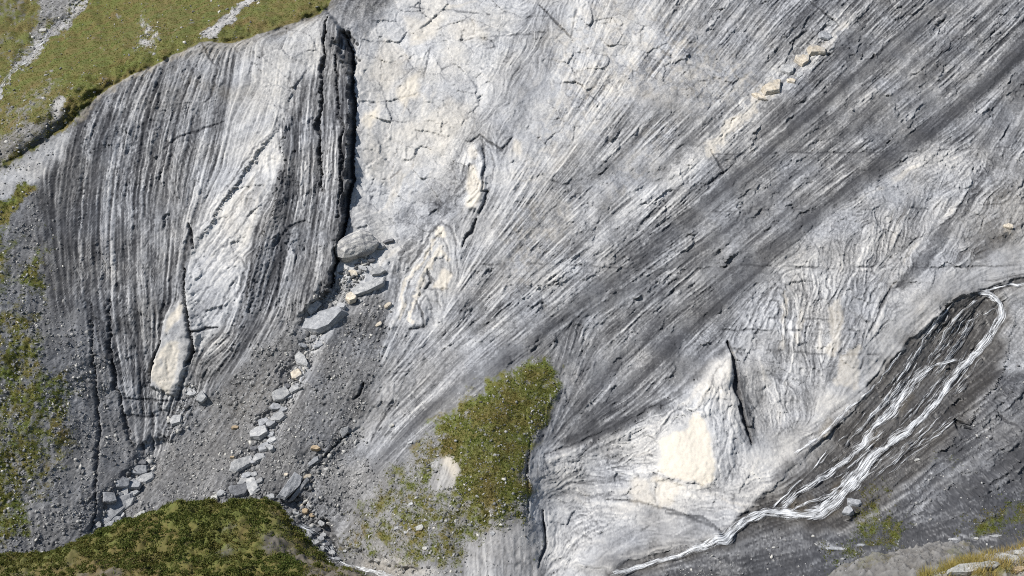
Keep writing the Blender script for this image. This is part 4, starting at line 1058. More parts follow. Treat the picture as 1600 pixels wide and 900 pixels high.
MOUND.emit('heath_mound_hill', {'tone': .17 + .05 * wns(NA, MOUND.GX, MOUND.GY, 10), 'cream': 0., 'moss': mmoss, 'wet': 0., 'earth': edge_e}, kM, kind='structure', label='shrubby dark green mound in front of the scree', category='hill')
hcrest = [(1270, 925, 96), (1310, 892, 98), (1365, 880, 100), (1400, 864, 101), (1450, 853, 102), (1490, 855, 102), (1530, 868, 101), (1570, 884, 100), (1640, 900, 98)]
hextra = [(1310, 930, 93), (1400, 910, 92), (1480, 900, 92), (1560, 920, 92), (1400, 980, 86), (1560, 980, 86), (1640, 980, 86), (1270, 990, 86)]
HUMP = Hill(hcrest, hextra, (8, -6), .10, lambda X, Y: .10 * wns(NA, X, Y, 16) + .14 * wns(NB, X, Y, 16) + .04 * wns(NC, X, Y, 20), (21, 43, 82, 110))
HUMP.emit('gravel_hump_hill', {'tone': .36 + .05 * wns(NA, HUMP.GX, HUMP.GY, 16), 'cream': 0., 'moss': np.clip(.15 + .25 * wns(NB, HUMP.GX, HUMP.GY, 16), 0, .4), 'wet': 0., 'earth': .45}, (HUMP.px < 1660) & (HUMP.py < 960), kind='structure', label='rounded grey gravel hump below the slate bank', category='hill')
ncrest = [(1420, 912, 44), (1470, 896, 44.5), (1510, 880, 45), (1545, 868, 45.5), (1590, 856, 46), (1660, 838, 46.5)]
nextra = [(1440, 950, 42), (1520, 920, 42.5), (1600, 900, 43), (1660, 890, 43), (1520, 980, 40), (1640, 980, 40.5), (1400, 990, 41)]
NEAR = Hill(ncrest, nextra, (4, -3.5), .045, lambda X, Y: .05 * wns(NA, X, Y, 40) + .07 * wns(NB, X, Y, 40) + .015 * wns(NC, X, Y, 50), (12.5, 20.5, 39, 50))
NEAR.emit('grassy_verge_hill', {'tone': .42 + .08 * wns(NA, NEAR.GX, NEAR.GY, 40), 'cream': .1, 'moss': np.clip(.45 + .4 * wns(NB, NEAR.GX, NEAR.GY, 40), 0, 1), 'wet': 0., 'earth': .8}, (NEAR.px < 1680) & (NEAR.py < 970), kind='structure', label='dry grassy verge with white rocks in the bottom corner', category='hill')

# ------------------------------------------------------------------ loose stones (too small to count)
def pick(dens, n, box):
    """random survey points with probability dens"""
    out = []
    while sum(len(a) for a in out) < n:
        x = RNG.uniform(box[0], box[2], 40000); y = RNG.uniform(box[1], box[3], 40000)
        k = RNG.random(40000) < sample(dens, x, y)
        out.append(np.stack([x[k], y[k]], 1))
    return np.concatenate(out)[:n]

def rot_mats(n, rng):
    q = rng.standard_normal((n, 4)); q /= np.linalg.norm(q, axis=1, keepdims=True); a, b, c, d = q.T
    return np.stack([1 - 2 * (c * c + d * d), 2 * (b * c - a * d), 2 * (b * d + a * c), 2 * (b * c + a * d), 1 - 2 * (b * b + d * d), 2 * (c * d - a * b), 2 * (b * d - a * c), 2 * (c * d + a * b), 1 - 2 * (b * b + c * c)], 1).reshape(n, 3, 3)

def scatter_stones(name, P, size, label, flat=.55):
    tv = np.array([(1, .1, -.1), (-.9, .2, .1), (.1, 1, .1), (0, -1, -.1), (.2, .1, 1), (-.1, 0, -1), (.65, .6, .5), (-.6, -.55, .5)]) 
    bm = bmesh.new()
    for v in tv:
        bm.verts.new(v)
    bmesh.ops.convex_hull(bm, input=bm.verts[:])
    bmesh.ops.triangulate(bm, faces=bm.faces[:])
    bm.verts.ensure_lookup_table(); bm.verts.index_update()
    tv = np.array([v.co[:] for v in bm.verts]); tf = np.array([[v.index for v in f.verts] for f in bm.faces]); bm.free()
    n = len(P)
    sc = size[:, None] * RNG.uniform(.55, 1.25, (n, 3)) * np.array([1, 1, flat])
    V = np.einsum('nij,nkj->nki', rot_mats(n, RNG), tv[None] * sc[:, None, :]) + P[:, None, :]
    Fs = (tf[None] + (np.arange(n) * len(tv))[:, None, None]).reshape(-1, 3)
    return link(name, np_mesh(name, V.reshape(-1, 3), Fs, smooth_shade=False), M_GRAIN, kind='stuff', label=label, category='stones')

pp = pick(np.clip(scr, 0, 1) * (1 - .5 * moss) * (alpm < .3) * np.where(gx > 1130, .22, 1) * (.25 + .75 * np.clip(.5 * S3 + .5 * fnoise(25, 120, 1, 74) + .45, 0, 1)), 21000, (-20, 200, 1620, 910))
scatter_stones('scree_gravel', MAIN.surf(pp[:, 0], pp[:, 1]),   .06 + .10 * RNG.pareto(2.4, len(pp)).clip(0, 3.0), 'small loose stones lying on the scree chutes and talus')
pp = pick(np.clip(scr, 0, 1) * alpm * (1 - .7 * moss), 2600, (-20, -20, 520, 300))
scatter_stones('hillside_gravel', ALPS.surf(pp[:, 0], pp[:, 1]), .08 + .13 * RNG.pareto(2.4, len(pp)).clip(0, 3.0), 'small pale stones in the bare patches of the pasture')
gul = np.zeros((MH, MW), np.float32)
for pts, wd in (([(512, 450), (500, 500), (480, 550), (458, 600), (432, 650), (408, 695), (390, 740), (372, 775)], 13), ([(232, 725), (205, 760), (180, 800), (160, 830)], 15), ([(570, 400), (545, 440), (525, 470)], 13), ([(560, 680), (520, 710), (480, 760), (470, 800)], 12), ([(470, 800), (490, 840), (520, 875)], 14), ([(300, 610), (270, 665)], 10)):
    stroke(gul, pts, wd, 1, 5, 1, 3)
pp = pick(gul, 2400, (120, 380, 620, 900))
scatter_stones('gully_rubble', MAIN.surf(pp[:, 0], pp[:, 1]), .12 + .20 * RNG.pareto(2.4, len(pp)).clip(0, 2.4), 'broken rubble packed between the larger boulders of the chutes')
nh = 1500
X_ = RNG.uniform(21, 43, nh); Y_ = RNG.uniform(88, 106, nh)
scatter_stones('hump_gravel', np.stack([X_, Y_, HUMP.z(X_, Y_)], 1), .03 + .04 * RNG.pareto(2.4, nh).clip(0, 3.0), 'fine stones on the gravel hump')

# ------------------------------------------------------------------ grass and heath
def tufts(name, P, hgt, mat, label, blades=5, spread=.5, width=.16, lean=.6, cat='grass'):
    n = len(P); m = n * blades
    B = np.repeat(P, blades, 0); H = np.repeat(hgt, blades) * RNG.uniform(.55, 1.2, m)
    th = RNG.uniform(0, 2 * math.pi, m); r = RNG.random(m) * spread * H
    base = B + np.stack([np.cos(th) * r, np.sin(th) * r, -.08 * H], 1)
    ph = RNG.uniform(0, 2 * math.pi, m); wv = np.stack([np.cos(ph), np.sin(ph), np.zeros(m)], 1) * (H * width)[:, None]
    tip = base + np.stack([np.cos(th) * H * lean * RNG.random(m), np.sin(th) * H * lean * RNG.random(m), H], 1)
    V = np.stack([base - wv, base + wv, tip], 1).reshape(-1, 3)
    return link(name, np_mesh(name, V, np.arange(3 * m).reshape(-1, 3), smooth_shade=False), mat, kind='stuff', label=label, category=cat)

pp = pick(np.clip(mossv, 0, 1) * alpm, 38000, (-60, -50, 530, 300))
tufts('pasture_grass', ALPS.surf(pp[:, 0], pp[:, 1]), RNG.uniform(.09, .22, len(pp)), M_TURF, 'short green and brown pasture grass above the ridge', 4, .9, .22)
kg = np.zeros((MH, MW), np.float32); paint(kg, KNOLL, 1, 4)
pp = pick(np.clip(mossv, 0, 1) ** 1.5 * kg, 14000, (520, 540, 900, 920))
tufts('knoll_grass', MAIN.surf(pp[:, 0], pp[:, 1]), RNG.uniform(.10, .30, len(pp)), M_TURF, 'green grass covering the knoll at the cliff foot', 4, .9, .2)
pp = pick(np.clip(mossv - .15, 0, 1) * (1 - kg) * (alpm < .3) * (gx < 700), 6000, (-20, 250, 250, 900))
tufts('talus_grass', MAIN.surf(pp[:, 0], pp[:, 1]), RNG.uniform(.10, .28, len(pp)), M_TURF, 'sparse ochre grass tufts on the dark talus', 4, .9, .2)
pp = pick(np.clip(mossv - .1, 0, 1) * (1 - kg) * (gx > 900), 2600, (1200, 600, 1610, 900))
tufts('bank_grass', MAIN.surf(pp[:, 0], pp[:, 1]), RNG.uniform(.10, .26, len(pp)), M_TURF, 'patches of grass and moss on the slate bank', 4, .9, .2)

def heath(name, P, R, mat, label, leaves=46, sz=.075):
    n = len(P); m = n * leaves
    d = RNG.standard_normal((m, 3)); d[:, 2] = np.abs(d[:, 2]) * .9; d /= np.linalg.norm(d, axis=1, keepdims=True)
    rr = RNG.uniform(.55, 1.05, m)
    ctr = np.repeat(P, leaves, 0) + d * (rr * np.repeat(R, leaves))[:, None] * np.array([1, 1, .62])
    a = RNG.standard_normal((m, 3)); a /= np.linalg.norm(a, axis=1, keepdims=True); b = np.cross(a, RNG.standard_normal((m, 3))); b /= np.linalg.norm(b, axis=1, keepdims=True)
    L_ = (sz * RNG.uniform(.6, 1.5, m))[:, None]
    V = np.stack([ctr - a * L_, ctr + b * L_ * .7, ctr + a * L_, ctr - b * L_ * .7], 1).reshape(-1, 3)
    return link(name, np_mesh(name, V, np.arange(4 * m).reshape(-1, 4), smooth_shade=False), mat, kind='stuff', label=label, category='shrubs')
NM = 16000
nX = RNG.uniform(-62, -12, NM); nY = RNG.uniform(114, 146, NM); nZ = MOUND.z(nX, nY)
qx, qy = project(nX, nY, nZ)
jj = np.clip(((nY - MOUND.Yv[0]) / .16).astype(int), 0, len(MOUND.Yv) - 1); ii = np.clip(((nX - MOUND.X[0]) / .16).astype(int), 0, len(MOUND.X) - 1)
dn = mmoss[jj, ii]
k = (qx > -40) & (qx < 600) & (qy < 920) & (RNG.random(NM) < dn ** 2 * np.clip(.75 + .7 * wns(NA, nX, nY, 9), .0, 1))
heath('heath_shrubbery', np.stack([nX, nY, nZ - .05], 1)[k], RNG.uniform(.18, .7, k.sum()), M_SHRUB, 'low dark green dwarf shrubs covering the front mound', 44, .085)
k2 = (qx > -40) & (qx < 640) & (qy < 920) & (RNG.random(NM) < np.clip(.5 * dn + .2, 0, 1))
tufts('mound_grass', np.stack([nX + .3, nY, MOUND.z(nX + .3, nY)], 1)[k2], RNG.uniform(.12, .4, k2.sum()), M_TURF, 'yellowish grass between the shrubs of the front mound', 6, .9, .14)
nX = RNG.uniform(13, 20, 2600); nY = RNG.uniform(40.5, 47.2, 2600); nZ = NEAR.z(nX, nY); qx, qy = project(nX, nY, nZ)
k = (qx > 1440) & (qx < 1640) & (RNG.random(2600) < np.clip(.45 + .55 * wns(NB, nX, nY, 40) + .5 * (qy < 882), .08, 1))
tufts('verge_grass', np.stack([nX, nY, nZ], 1)[k], RNG.uniform(.14, .42, k.sum()), M_DRY, 'yellow dry grass along the verge in the bottom corner', 16, .7, .03, .9)
print('plants', round(time.time() - T0, 1))

# ------------------------------------------------------------------ water
def ribbon(pts, widths, lift=.42, n_across=7, sheet=MAIN, seed=0, wob=1.0, cover=1.0):
    """survey polyline -> strip lying on the rock"""
    P = np.array(pts, float); seg = np.hypot(*np.diff(P, axis=0).T); L_ = np.concatenate([[0], np.cumsum(seg)])
    m = max(4, int(L_[-1] / 3.0)); s_ = np.linspace(0, L_[-1], m)
    x = np.interp(s_, L_, P[:, 0]); y = np.interp(s_, L_, P[:, 1])
    if m > 12:
        for _ in range(3):
            x[1:-1] = (x[:-2] + 2 * x[1:-1] + x[2:]) / 4; y[1:-1] = (y[:-2] + 2 * y[1:-1] + y[2:]) / 4
    r = np.random.default_rng(seed)
    wv = np.interp(s_, np.linspace(0, L_[-1], len(widths)), widths) * (1 + .25 * np.interp(s_, np.arange(0, L_[-1] + 14, 14), r.standard_normal(int(L_[-1] / 14) + 2)[:len(np.arange(0, L_[-1] + 14, 14))]))
    wv = np.maximum(wv * 1.12, 1.2)
    jx = wob * np.interp(s_, np.arange(0, L_[-1] + 11, 11), r.standard_normal(len(np.arange(0, L_[-1] + 11, 11))))
    tx = np.gradient(x); ty = np.gradient(y); nn = np.hypot(tx, ty) + 1e-9; nx_, ny_ = -ty / nn, tx / nn
    u = np.linspace(-1, 1, n_across)
    X_ = x[:, None] + (u[None] * wv[:, None] * .5 + jx[:, None]) * nx_[:, None]; Y_ = y[:, None] + (u[None] * wv[:, None] * .5 + jx[:, None]) * ny_[:, None]
    W_ = sheet.surf(X_.ravel(), Y_.ravel()).reshape(m, n_across, 3)
    W_[:, :, 1] -= lift * (1.0 - .7 * u[None] ** 2); W_[:, :, 2] += .3 * lift
    a = (np.arange(m - 1)[:, None] * n_across + np.arange(n_across - 1)[None]).ravel()
    Fq = np.stack([a, a + 1, a + n_across + 1, a + n_across], 1)
    ends = np.minimum(1, np.minimum(s_, L_[-1] - s_) / 12)
    A = {'across': np.broadcast_to(u[None] * wv[:, None] * .05, (m, n_across)).ravel(), 'along': np.broadcast_to(s_[:, None] * .1, (m, n_across)).ravel(),
         'edge': ((1 - np.abs(u[None]) ** 2.2) * ends[:, None]).ravel(), 'strand': np.full(m * n_across, seed * 3.7), 'cover': np.full(m * n_across, cover)}
    return W_.reshape(-1, 3), Fq, A

def water(name, ribs, mat, **props):
    Vs, Fs, As, off = [], [], {k_: [] for k_ in ('across', 'along', 'edge', 'strand', 'cover')}, 0
    for v, f, a in ribs:
        Vs.append(v); Fs.append(f + off); off += len(v)
        for k_ in As:
            As[k_].append(a[k_])
    return link(name, np_mesh(name, np.concatenate(Vs), np.concatenate(Fs), {k_: np.concatenate(a) for k_, a in As.items()}), mat, **props)

RIBS = [ribbon([(1522, 458), (1545, 461), (1562, 474), (1564, 495), (1550, 520), (1530, 547), (1505, 572), (1486, 592), (1470, 617), (1450, 642), (1424, 668), (1394, 690), (1360, 716), (1336, 746), (1318, 768), (1303, 782), (1283, 801), (1250, 806), (1216, 803)], [8, 14, 16, 15, 14, 16, 20, 28, 24, 24, 16], seed=1, cover=1.15),
        ribbon([(1500, 562), (1457, 573), (1432, 590), (1416, 610), (1396, 640), (1362, 671), (1346, 695), (1324, 716), (1290, 746), (1250, 767), (1214, 797)], [5, 9, 18, 26, 14, 18, 12, 14, 11, 15], seed=2, cover=1.05),
        ribbon([(1250, 806), (1215, 800), (1190, 802), (1150, 824), (1138, 836), (1100, 853), (1060, 868), (1000, 886), (950, 899)], [16, 20, 18, 20, 15, 9, 10, 8], seed=3, cover=1.15),
        ribbon([(1412, 543), (1386, 580), (1358, 612), (1322, 640), (1296, 670), (1270, 690), (1238, 712)], [3, 4, 4, 6, 8, 6, 5], seed=4),
        ribbon([(1490, 470), (1466, 500), (1442, 532), (1428, 556), (1405, 590), (1380, 625), (1350, 660)], [5, 6, 5, 4, 5, 4], seed=5),
        ribbon([(1530, 466), (1505, 485), (1480, 515), (1462, 545), (1440, 572)], [5, 6, 5, 4], seed=6),
        ribbon([(1560, 480), (1530, 495), (1508, 505)], [2, 3, 3], seed=7),
        ribbon([(1300, 690), (1270, 735), (1240, 760), (1200, 800)], [3, 3, 3, 4], seed=8),
        ribbon([(1330, 745), (1295, 775), (1262, 786), (1228, 800), (1200, 806)], [4, 6, 6, 8], seed=9),
        ribbon([(1215, 795), (1180, 800), (1160, 812), (1140, 830)], [8, 9, 8], seed=10),
        ribbon([(1610, 444), (1575, 446), (1550, 452), (1530, 458)], [4, 5, 7], seed=11)]
r_ = np.random.default_rng(5)
for k in range(70):                                    # thin strands that follow the worn rock
    x, y = r_.uniform(1330, 1545), r_.uniform(470, 690)
    if not inside(np.array([x]), np.array([y]), WATERBED)[0]:
        continue
    pts = [(x, y)]
    for _ in range(int(r_.integers(6, 22))):
        i = int(x - MX0); j = int(y - MY0); ux, uy = float(UX[j, i]), float(UY[j, i])
        if uy < 0:
            ux, uy = -ux, -uy
        x += ux * 7 + r_.normal(0, .7); y += uy * 7 + r_.normal(0, .7)
        if x < 1150 or y > 830 or not inside(np.array([x]), np.array([y]), WATERBED)[0]:
            break
        pts.append((x, y))
    if len(pts) > 4:
        RIBS.append(ribbon(pts, [2, r_.uniform(3, 9), 3], seed=20 + k, lift=.3, n_across=4, cover=.75))
water('waterfall_water', RIBS, M_FOAM, kind='structure', label='white waterfall strands running down the dark wet rock', category='water')
SR = [ribbon([(462, 815), (474, 823), (488, 828), (500, 836)], [10, 14, 16, 12], seed=60, lift=.3), ribbon([(488, 834), (505, 846), (520, 858), (530, 868)], [10, 14, 16, 12], seed=61, lift=.3),
      ribbon([(498, 852), (510, 866), (522, 874), (545, 884), (575, 892), (610, 900)], [8, 10, 8, 7, 9, 8], seed=62, lift=.3), ribbon([(556, 884), (585, 890), (620, 902)], [6, 8, 8], seed=63, lift=.3)]
water('stream_water', SR, M_FOAM, kind='structure', label='foaming stream between boulders beside the front mound', category='water')
h2 = [ribbon([(140, -20), (112, 20), (88, 42), (66, 62), (40, 92), (14, 122), (-16, 158)], [5, 4, 5, 6, 6, 6], seed=70, lift=.3, sheet=ALPS, cover=.6, wob=2.5)]
water('hillside_stream_water', h2, M_FOAM, kind='structure', label='thin white stream in the stony gully of the upper corner', category='water')

# ------------------------------------------------------------------ boulders
def rock_mesh(name, L_, W_, H_, p=3.2, n=26, seed=0):
    """n > 30: water-worn egg; else an angular broken slab: irregular outline, chipped shoulders, tilted top"""
    r = np.random.default_rng(seed)
    pts = []
    if n > 30:
        d = r.standard_normal((n * 2, 3)); d /= (np.abs(d) ** p).sum(1, keepdims=True) ** (1 / p)
        pts = [tuple(v) for v in d * r.uniform(.93, 1.03, (n * 2, 1))]
    else:
        k = int(r.integers(5, 8)); th = (np.arange(k) + r.uniform(-.32, .32, k)) / k * 2 * math.pi + r.uniform(0, 6)
        rad = 1 / (np.abs(np.cos(th)) ** p + np.abs(np.sin(th)) ** p) ** (1 / p) * r.uniform(.82, 1.08, k)
        tx, ty = r.uniform(-.35, .35, 2)
        for lev, sc in ((-1, .9), (.15, 1.0), (.8, .86)):
            for a, q in zip(th, rad):
                j = r.uniform(.93, 1.05); x, y = math.cos(a) * q * sc * j, math.sin(a) * q * sc * j
                pts.append((x, y, lev + (tx * x + ty * y if lev > .5 else 0) + r.uniform(-.08, .08)))
    bm = bmesh.new()
    for v in pts:
        bm.verts.new((v[0] * L_ / 2, v[1] * W_ / 2, v[2] * H_ / 2))
    bmesh.ops.convex_hull(bm, input=bm.verts[:])
    bmesh.ops.delete(bm, geom=[v for v in bm.verts if not v.link_faces], context='VERTS')
    if n <= 30:
        bmesh.ops.dissolve_limit(bm, angle_limit=math.radians(7), verts=bm.verts[:], edges=bm.edges[:])
        bmesh.ops.bevel(bm, geom=bm.edges[:], offset=min(L_, W_, H_) * .018, segments=1, affect='EDGES', clamp_overlap=True)
    if L_ > .9:
        bmesh.ops.triangulate(bm, faces=bm.faces[:])
        for _ in range(2 if L_ < 3 else 3):
            long_e = [e for e in bm.edges if e.calc_length() > max(.14, L_ * .07)]
            if long_e:
                bmesh.ops.subdivide_edges(bm, edges=long_e, cuts=1)
                bmesh.ops.triangulate(bm, faces=bm.faces[:])
        bm.normal_update()
        am = .045 * min(W_, H_ * 2)
        off = Vector((seed % 97, seed % 61, seed % 37))
        for v in bm.verts:
            q = v.co * (2.6 / max(.8, W_)) + off
            v.co += v.normal * am * (mnoise.noise(q) + .6 * mnoise.noise(q * 2.7) + (.25 * mnoise.noise(Vector((q.x * .4, q.y * 4, q.z * 4))) if n > 30 else 0))
    me = bpy.data.meshes.new(name); bm.to_mesh(me); bm.free()
    if n > 30 and L_ < .5:
        me.polygons.foreach_set('use_smooth', np.ones(len(me.polygons), bool))
    return me

used = {}
def boulder(px, py, l, w, ang, thick, kind, label, name='boulder', group=None, p=3.2, n=26, sink=.28, lean=0., sheet=None, cat='boulder', rz=None):
    """l, w: size across the picture in survey units, ang: degrees anticlockwise of its long axis, thick: of the width"""
    sh = sheet or MAIN
    if isinstance(sh, Hill):
        Yg = {'near': 44.5}['near'] if sh is NEAR else 134
        X0, Y0, Z0 = [float(q) for q in at(px, py, Yg)]
        for _ in range(30):
            z = float(sh.z(np.array([X0]), np.array([Y0]))[0]); e = Z0 - z; Y0 += e * 2.0 * .5; X0, Y0, Z0 = [float(q) for q in at(px, py, Y0)]
        Pw = np.array([X0, Y0, Z0]); nrm = np.array([0, -.5, .85])
    else:
        Pw = sh.surf(np.array([px], float), np.array([py], float))[0]; nrm = sh.normal(np.array([px], float), np.array([py], float), 10)[0]
    s_ = float(np.linalg.norm(Pw)) / FPX
    nrm = Vector(nrm); nrm = (nrm * .6 + Vector((0, -.75, .65)) * .6 + Vector((lean, 0, 0))).normalized()
    a = math.radians(ang); d = Vector((math.cos(a), 0, math.sin(a)))
    e1 = (d - nrm * d.dot(nrm)).normalized(); e2 = nrm.cross(e1)
    Lm, Wm = l * s_, w * s_; Hm = max(.1, Wm * thick)
    seed = int(px * 7 + py * 13)
    me = rock_mesh(name, Lm, Wm, Hm, p, n, seed)
    o = link(name, me, M_STONE[kind], label=label, category=cat)
    o.matrix_world = Matrix.Translation(Vector(Pw) + nrm * Hm * (.5 - sink)) @ Matrix((e1, e2, nrm)).transposed().to_4x4()
    if group:
        o['group'] = group
    return o

G1 = 'boulders under the fissure'; G2 = 'boulders in the middle chute'; G3 = 'slabs at the buttress foot'; G4 = 'rocks in the stream'; G5 = 'cream blocks of the shattered rib'
boulder(556, 388, 72, 44, 38, .9, 'banded', 'big egg-shaped banded boulder at the foot of the black fissure', p=2.6, n=70, sink=.42)
boulder(593, 386, 20, 13, 10, .7, 'pale', 'pale block wedged against the right end of the egg-shaped boulder', group=G1)
boulder(608, 378, 20, 9, 28, .8, 'dark', 'dark oblong block just above the egg-shaped boulder', group=G1)
boulder(570, 452, 76, 24, 34, .5, 'pale', 'long pale slab lying diagonally below the egg-shaped boulder', name='rock_slab', group=G1, p=4, sink=.35)
boulder(548, 468, 20, 22, 60, .6, 'cream', 'cream lump at the lower end of the long pale slab', group=G1)
boulder(552, 428, 20, 12, -30, .6, 'cream', 'cream broken block under the egg-shaped boulder', group=G1)
boulder(567, 420, 20, 9, -35, .6, 'pale', 'thin pale plate between the egg-shaped boulder and the long slab', name='rock_slab', group=G1)
boulder(580, 408, 13, 9, 20, .6, 'dark', 'small dark rubble block under the right side of the egg-shaped boulder', group=G1)
boulder(590, 425, 26, 16, 35, .4, 'pale', 'flat pale block above the upper end of the long slab', group=G1, sink=.3)
boulder(506, 504, 74, 46, 30, .45, 'grey', 'largest smooth grey oval slab in the middle chute', name='rock_slab', group=G1, p=2.5, n=26, sink=.3)
boulder(489, 482, 32, 18, 32, .6, 'grey', 'grey block tucked behind the upper left side of the large oval slab', group=G1)
boulder(534, 480, 18, 13, -10, .7, 'pale', 'small pale block at the upper end of the large oval slab', group=G1)
boulder(472, 566, 38, 20, -58, .6, 'pale', 'pale pointed shard standing below the large oval slab', name='rock_slab', group=G2, p=2.4)
boulder(472, 541, 16, 10, -20, .7, 'grey', 'small grey block between the oval slab and the pointed shard', group=G2)
boulder(498, 541, 18, 9, 38, .6, 'grey', 'narrow grey block under the lower edge of the large oval slab', group=G2)
mids = [(464, 587, 17, 14, 20, 'cream', 'cream block right below the pointed shard'), (449, 605, 9, 8, 0, 'dark', 'small dark stone left of the white flat block in the middle chute'), (459, 610, 17, 10, 30, 'pale', 'whitish flat block beside the chute, second below the pointed shard'),
        (452, 621, 9, 8, 0, 'grey', 'small grey stone below the whitish flat block'), (440, 620, 24, 20, 40, 'pale', 'broad pale slab in the upper middle of the boulder train'), (430, 637, 16, 11, 5, 'grey', 'rounded grey block at the foot of the broad pale slab'), (441, 642, 14, 8, 40, 'grey', 'thin grey plate right of the rounded block'),
        (436, 655, 22, 16, 55, 'pale', 'pale tilted slab halfway down the boulder train'), (425, 662, 17, 13, 40, 'grey', 'grey cracked block left of the pale tilted slab'), (412, 661, 18, 11, 50, 'grey', 'long grey block on the left rim of the boulder train'), (405, 681, 24, 21, 20, 'pale', 'big bright cube-like boulder with a shaded right side in the train'),
        (424, 681, 12, 9, 30, 'grey', 'small grey block right of the cube-like boulder'), (425, 690, 16, 10, 45, 'pale', 'pale plate below right of the cube-like boulder'), (414, 702, 18, 15, 45, 'grey', 'bluish grey slab under the cube-like boulder'), (424, 702, 9, 16, 70, 'pale', 'narrow pale upright stone on the right rim of the train'),
        (398, 703, 12, 10, 10, 'dark', 'dark stone below left of the cube-like boulder'), (407, 717, 17, 14, 50, 'pale', 'pale slab low in the boulder train'), (399, 722, 14, 12, 20, 'grey', 'grey block beside the low pale slab'), (378, 726, 34, 16, 48, 'pale', 'pale wedge slab with a black gap along its right side'),
        (385, 745, 14, 10, 40, 'grey', 'grey stone below the pale wedge slab'), (398, 742, 11, 8, 20, 'pale', 'small pale stone right of the gap below the wedge slab'), (379, 753, 16, 10, 40, 'pale', 'pale plate above the dark block of the mound'), (396, 760, 27, 15, -62, 'pale', 'bright upright pointed slab behind the mound crest'),
        (375, 770, 26, 18, 25, 'dark', 'dark slate block behind the mound crest'), (406, 752, 12, 6, 50, 'pale', 'thin pale sliver right of the upright pointed slab'), (362, 764, 9, 8, 40, 'grey', 'small grey stone left of the dark slate block'), (345, 772, 12, 9, 40, 'pale', 'pale stone at the left end of the black gap behind the mound'), (423, 776, 10, 8, 20, 'pale', 'small pale stone between mound crest and long striped slab')]
for x, y, l, w, a, kd, lb in mids:
    boulder(x, y, l * 1.25, w * 1.3, a, .6, kd, lb, group=G2, p=4, n=15)
boulder(453, 762, 58, 22, 52, .55, 'grey', 'long striped grey slab leaning up the scree beside the stream head', name='rock_slab', p=4, n=24)
boulder(466, 768, 50, 8, 54, 1.0, 'grey', 'narrow second layer along the right edge of the long striped slab', name='rock_slab', p=4, n=20)
boulder(489, 722, 24, 11, 48, .6, 'grey', 'grey slab in the small rill above the long striped slab', name='rock_slab', p=4)
boulder(493, 702, 9, 16, 80, .7, 'tan', 'orange-brown block in the small rill', p=3.5)
boulder(481, 745, 14, 9, 30, .7, 'cream', 'cream stone right of the top of the long striped slab')
boulder(447, 742, 7, 6, 0, .8, 'cream', 'small cream stone left of the top of the long striped slab')
boulder(537, 675, 22, 14, 68, .5, 'pale', 'lone pale rectangular slab on the right-hand scree', name='rock_slab', p=4.5)
boulder(368, 669, 12, 8, 20, .8, 'tan', 'lone tan rounded stone on the scree left of the boulder train')
boulder(363, 715, 8, 5, 10, .8, 'tan', 'small orange stone left of the pale wedge slab')
boulder(592, 507, 14, 7, 50, .6, 'cream', 'cream pointed stone near the upper right edge of the right scree'); boulder(606, 478, 14, 9, 55, .7, 'cream', 'cream block against the fold above the right scree')
boulder(563, 471, 8, 6, 20, .7, 'pale', 'small pale stone just under the long pale slab')
foot = [(219, 737, 24, 15, 30, .5, 'grey', 'upper grey slab in the cluster at the buttress tip'), (227, 750, 28, 16, 52, .5, 'pale', 'pale tilted slab along the scree edge at the buttress tip'), (190, 756, 22, 15, 10, .6, 'grey', 'left half of the flat grey pair in the cluster at the buttress tip'), (207, 759, 22, 16, -10, .6, 'grey', 'right half of the flat grey pair in the cluster at the buttress tip'),
        (194, 770, 28, 9, 78, .8, 'pale', 'upright pale blade-like shard in the cluster at the buttress tip'), (170, 779, 20, 16, 20, .7, 'grey', 'rounded grey block at the left end of the cluster'), (184, 776, 16, 9, 40, .6, 'grey', 'grey block left behind the upright shard'), (178, 796, 54, 22, 52, .35, 'grey', 'largest smooth grey slab sloping to the mound'),
        (197, 790, 30, 12, 48, .5, 'pale', 'pale slab along the right side of the largest smooth slab'), (207, 773, 22, 6, 45, .8, 'pale', 'thin pale splinter right of the upright shard'), (219, 806, 16, 8, 48, .6, 'white', 'bright white flat stone on the mound edge'), (183, 814, 12, 10, 30, .7, 'grey', 'small grey stone below the largest smooth slab'), (190, 806, 11, 8, -30, .7, 'pale', 'small pale stone beside the rubble below the largest slab'),
        (170, 822, 22, 9, 60, .7, 'grey', 'narrow grey slab at the lowest end of the cluster'), (152, 822, 10, 8, 20, .7, 'pale', 'small pale stone left of the lowest slab'), (222, 725, 13, 8, 30, .7, 'dark', 'dark stone directly under the buttress tip'), (305, 790, 42, 8, 14, .8, 'white', 'long white flat stone along the mound crest'), (335, 781, 16, 10, 40, .7, 'white', 'white stone left of the black gap behind the mound'),
        (315, 622, 16, 13, 40, .5, 'pale', 'pale block stuck at the scree edge below the cream rock face'), (300, 615, 12, 15, 70, .4, 'pale', 'pale broken block left of the scree edge below the cream face'), (276, 657, 20, 15, 20, .5, 'pale', 'pale block on the lower buttress beside the scree')]
for x, y, l, w, a, th, kd, lb in foot:
    boulder(x, y, l * 1.2, w * 1.25, a, th, kd, lb, group=G3, p=4.5, n=15)
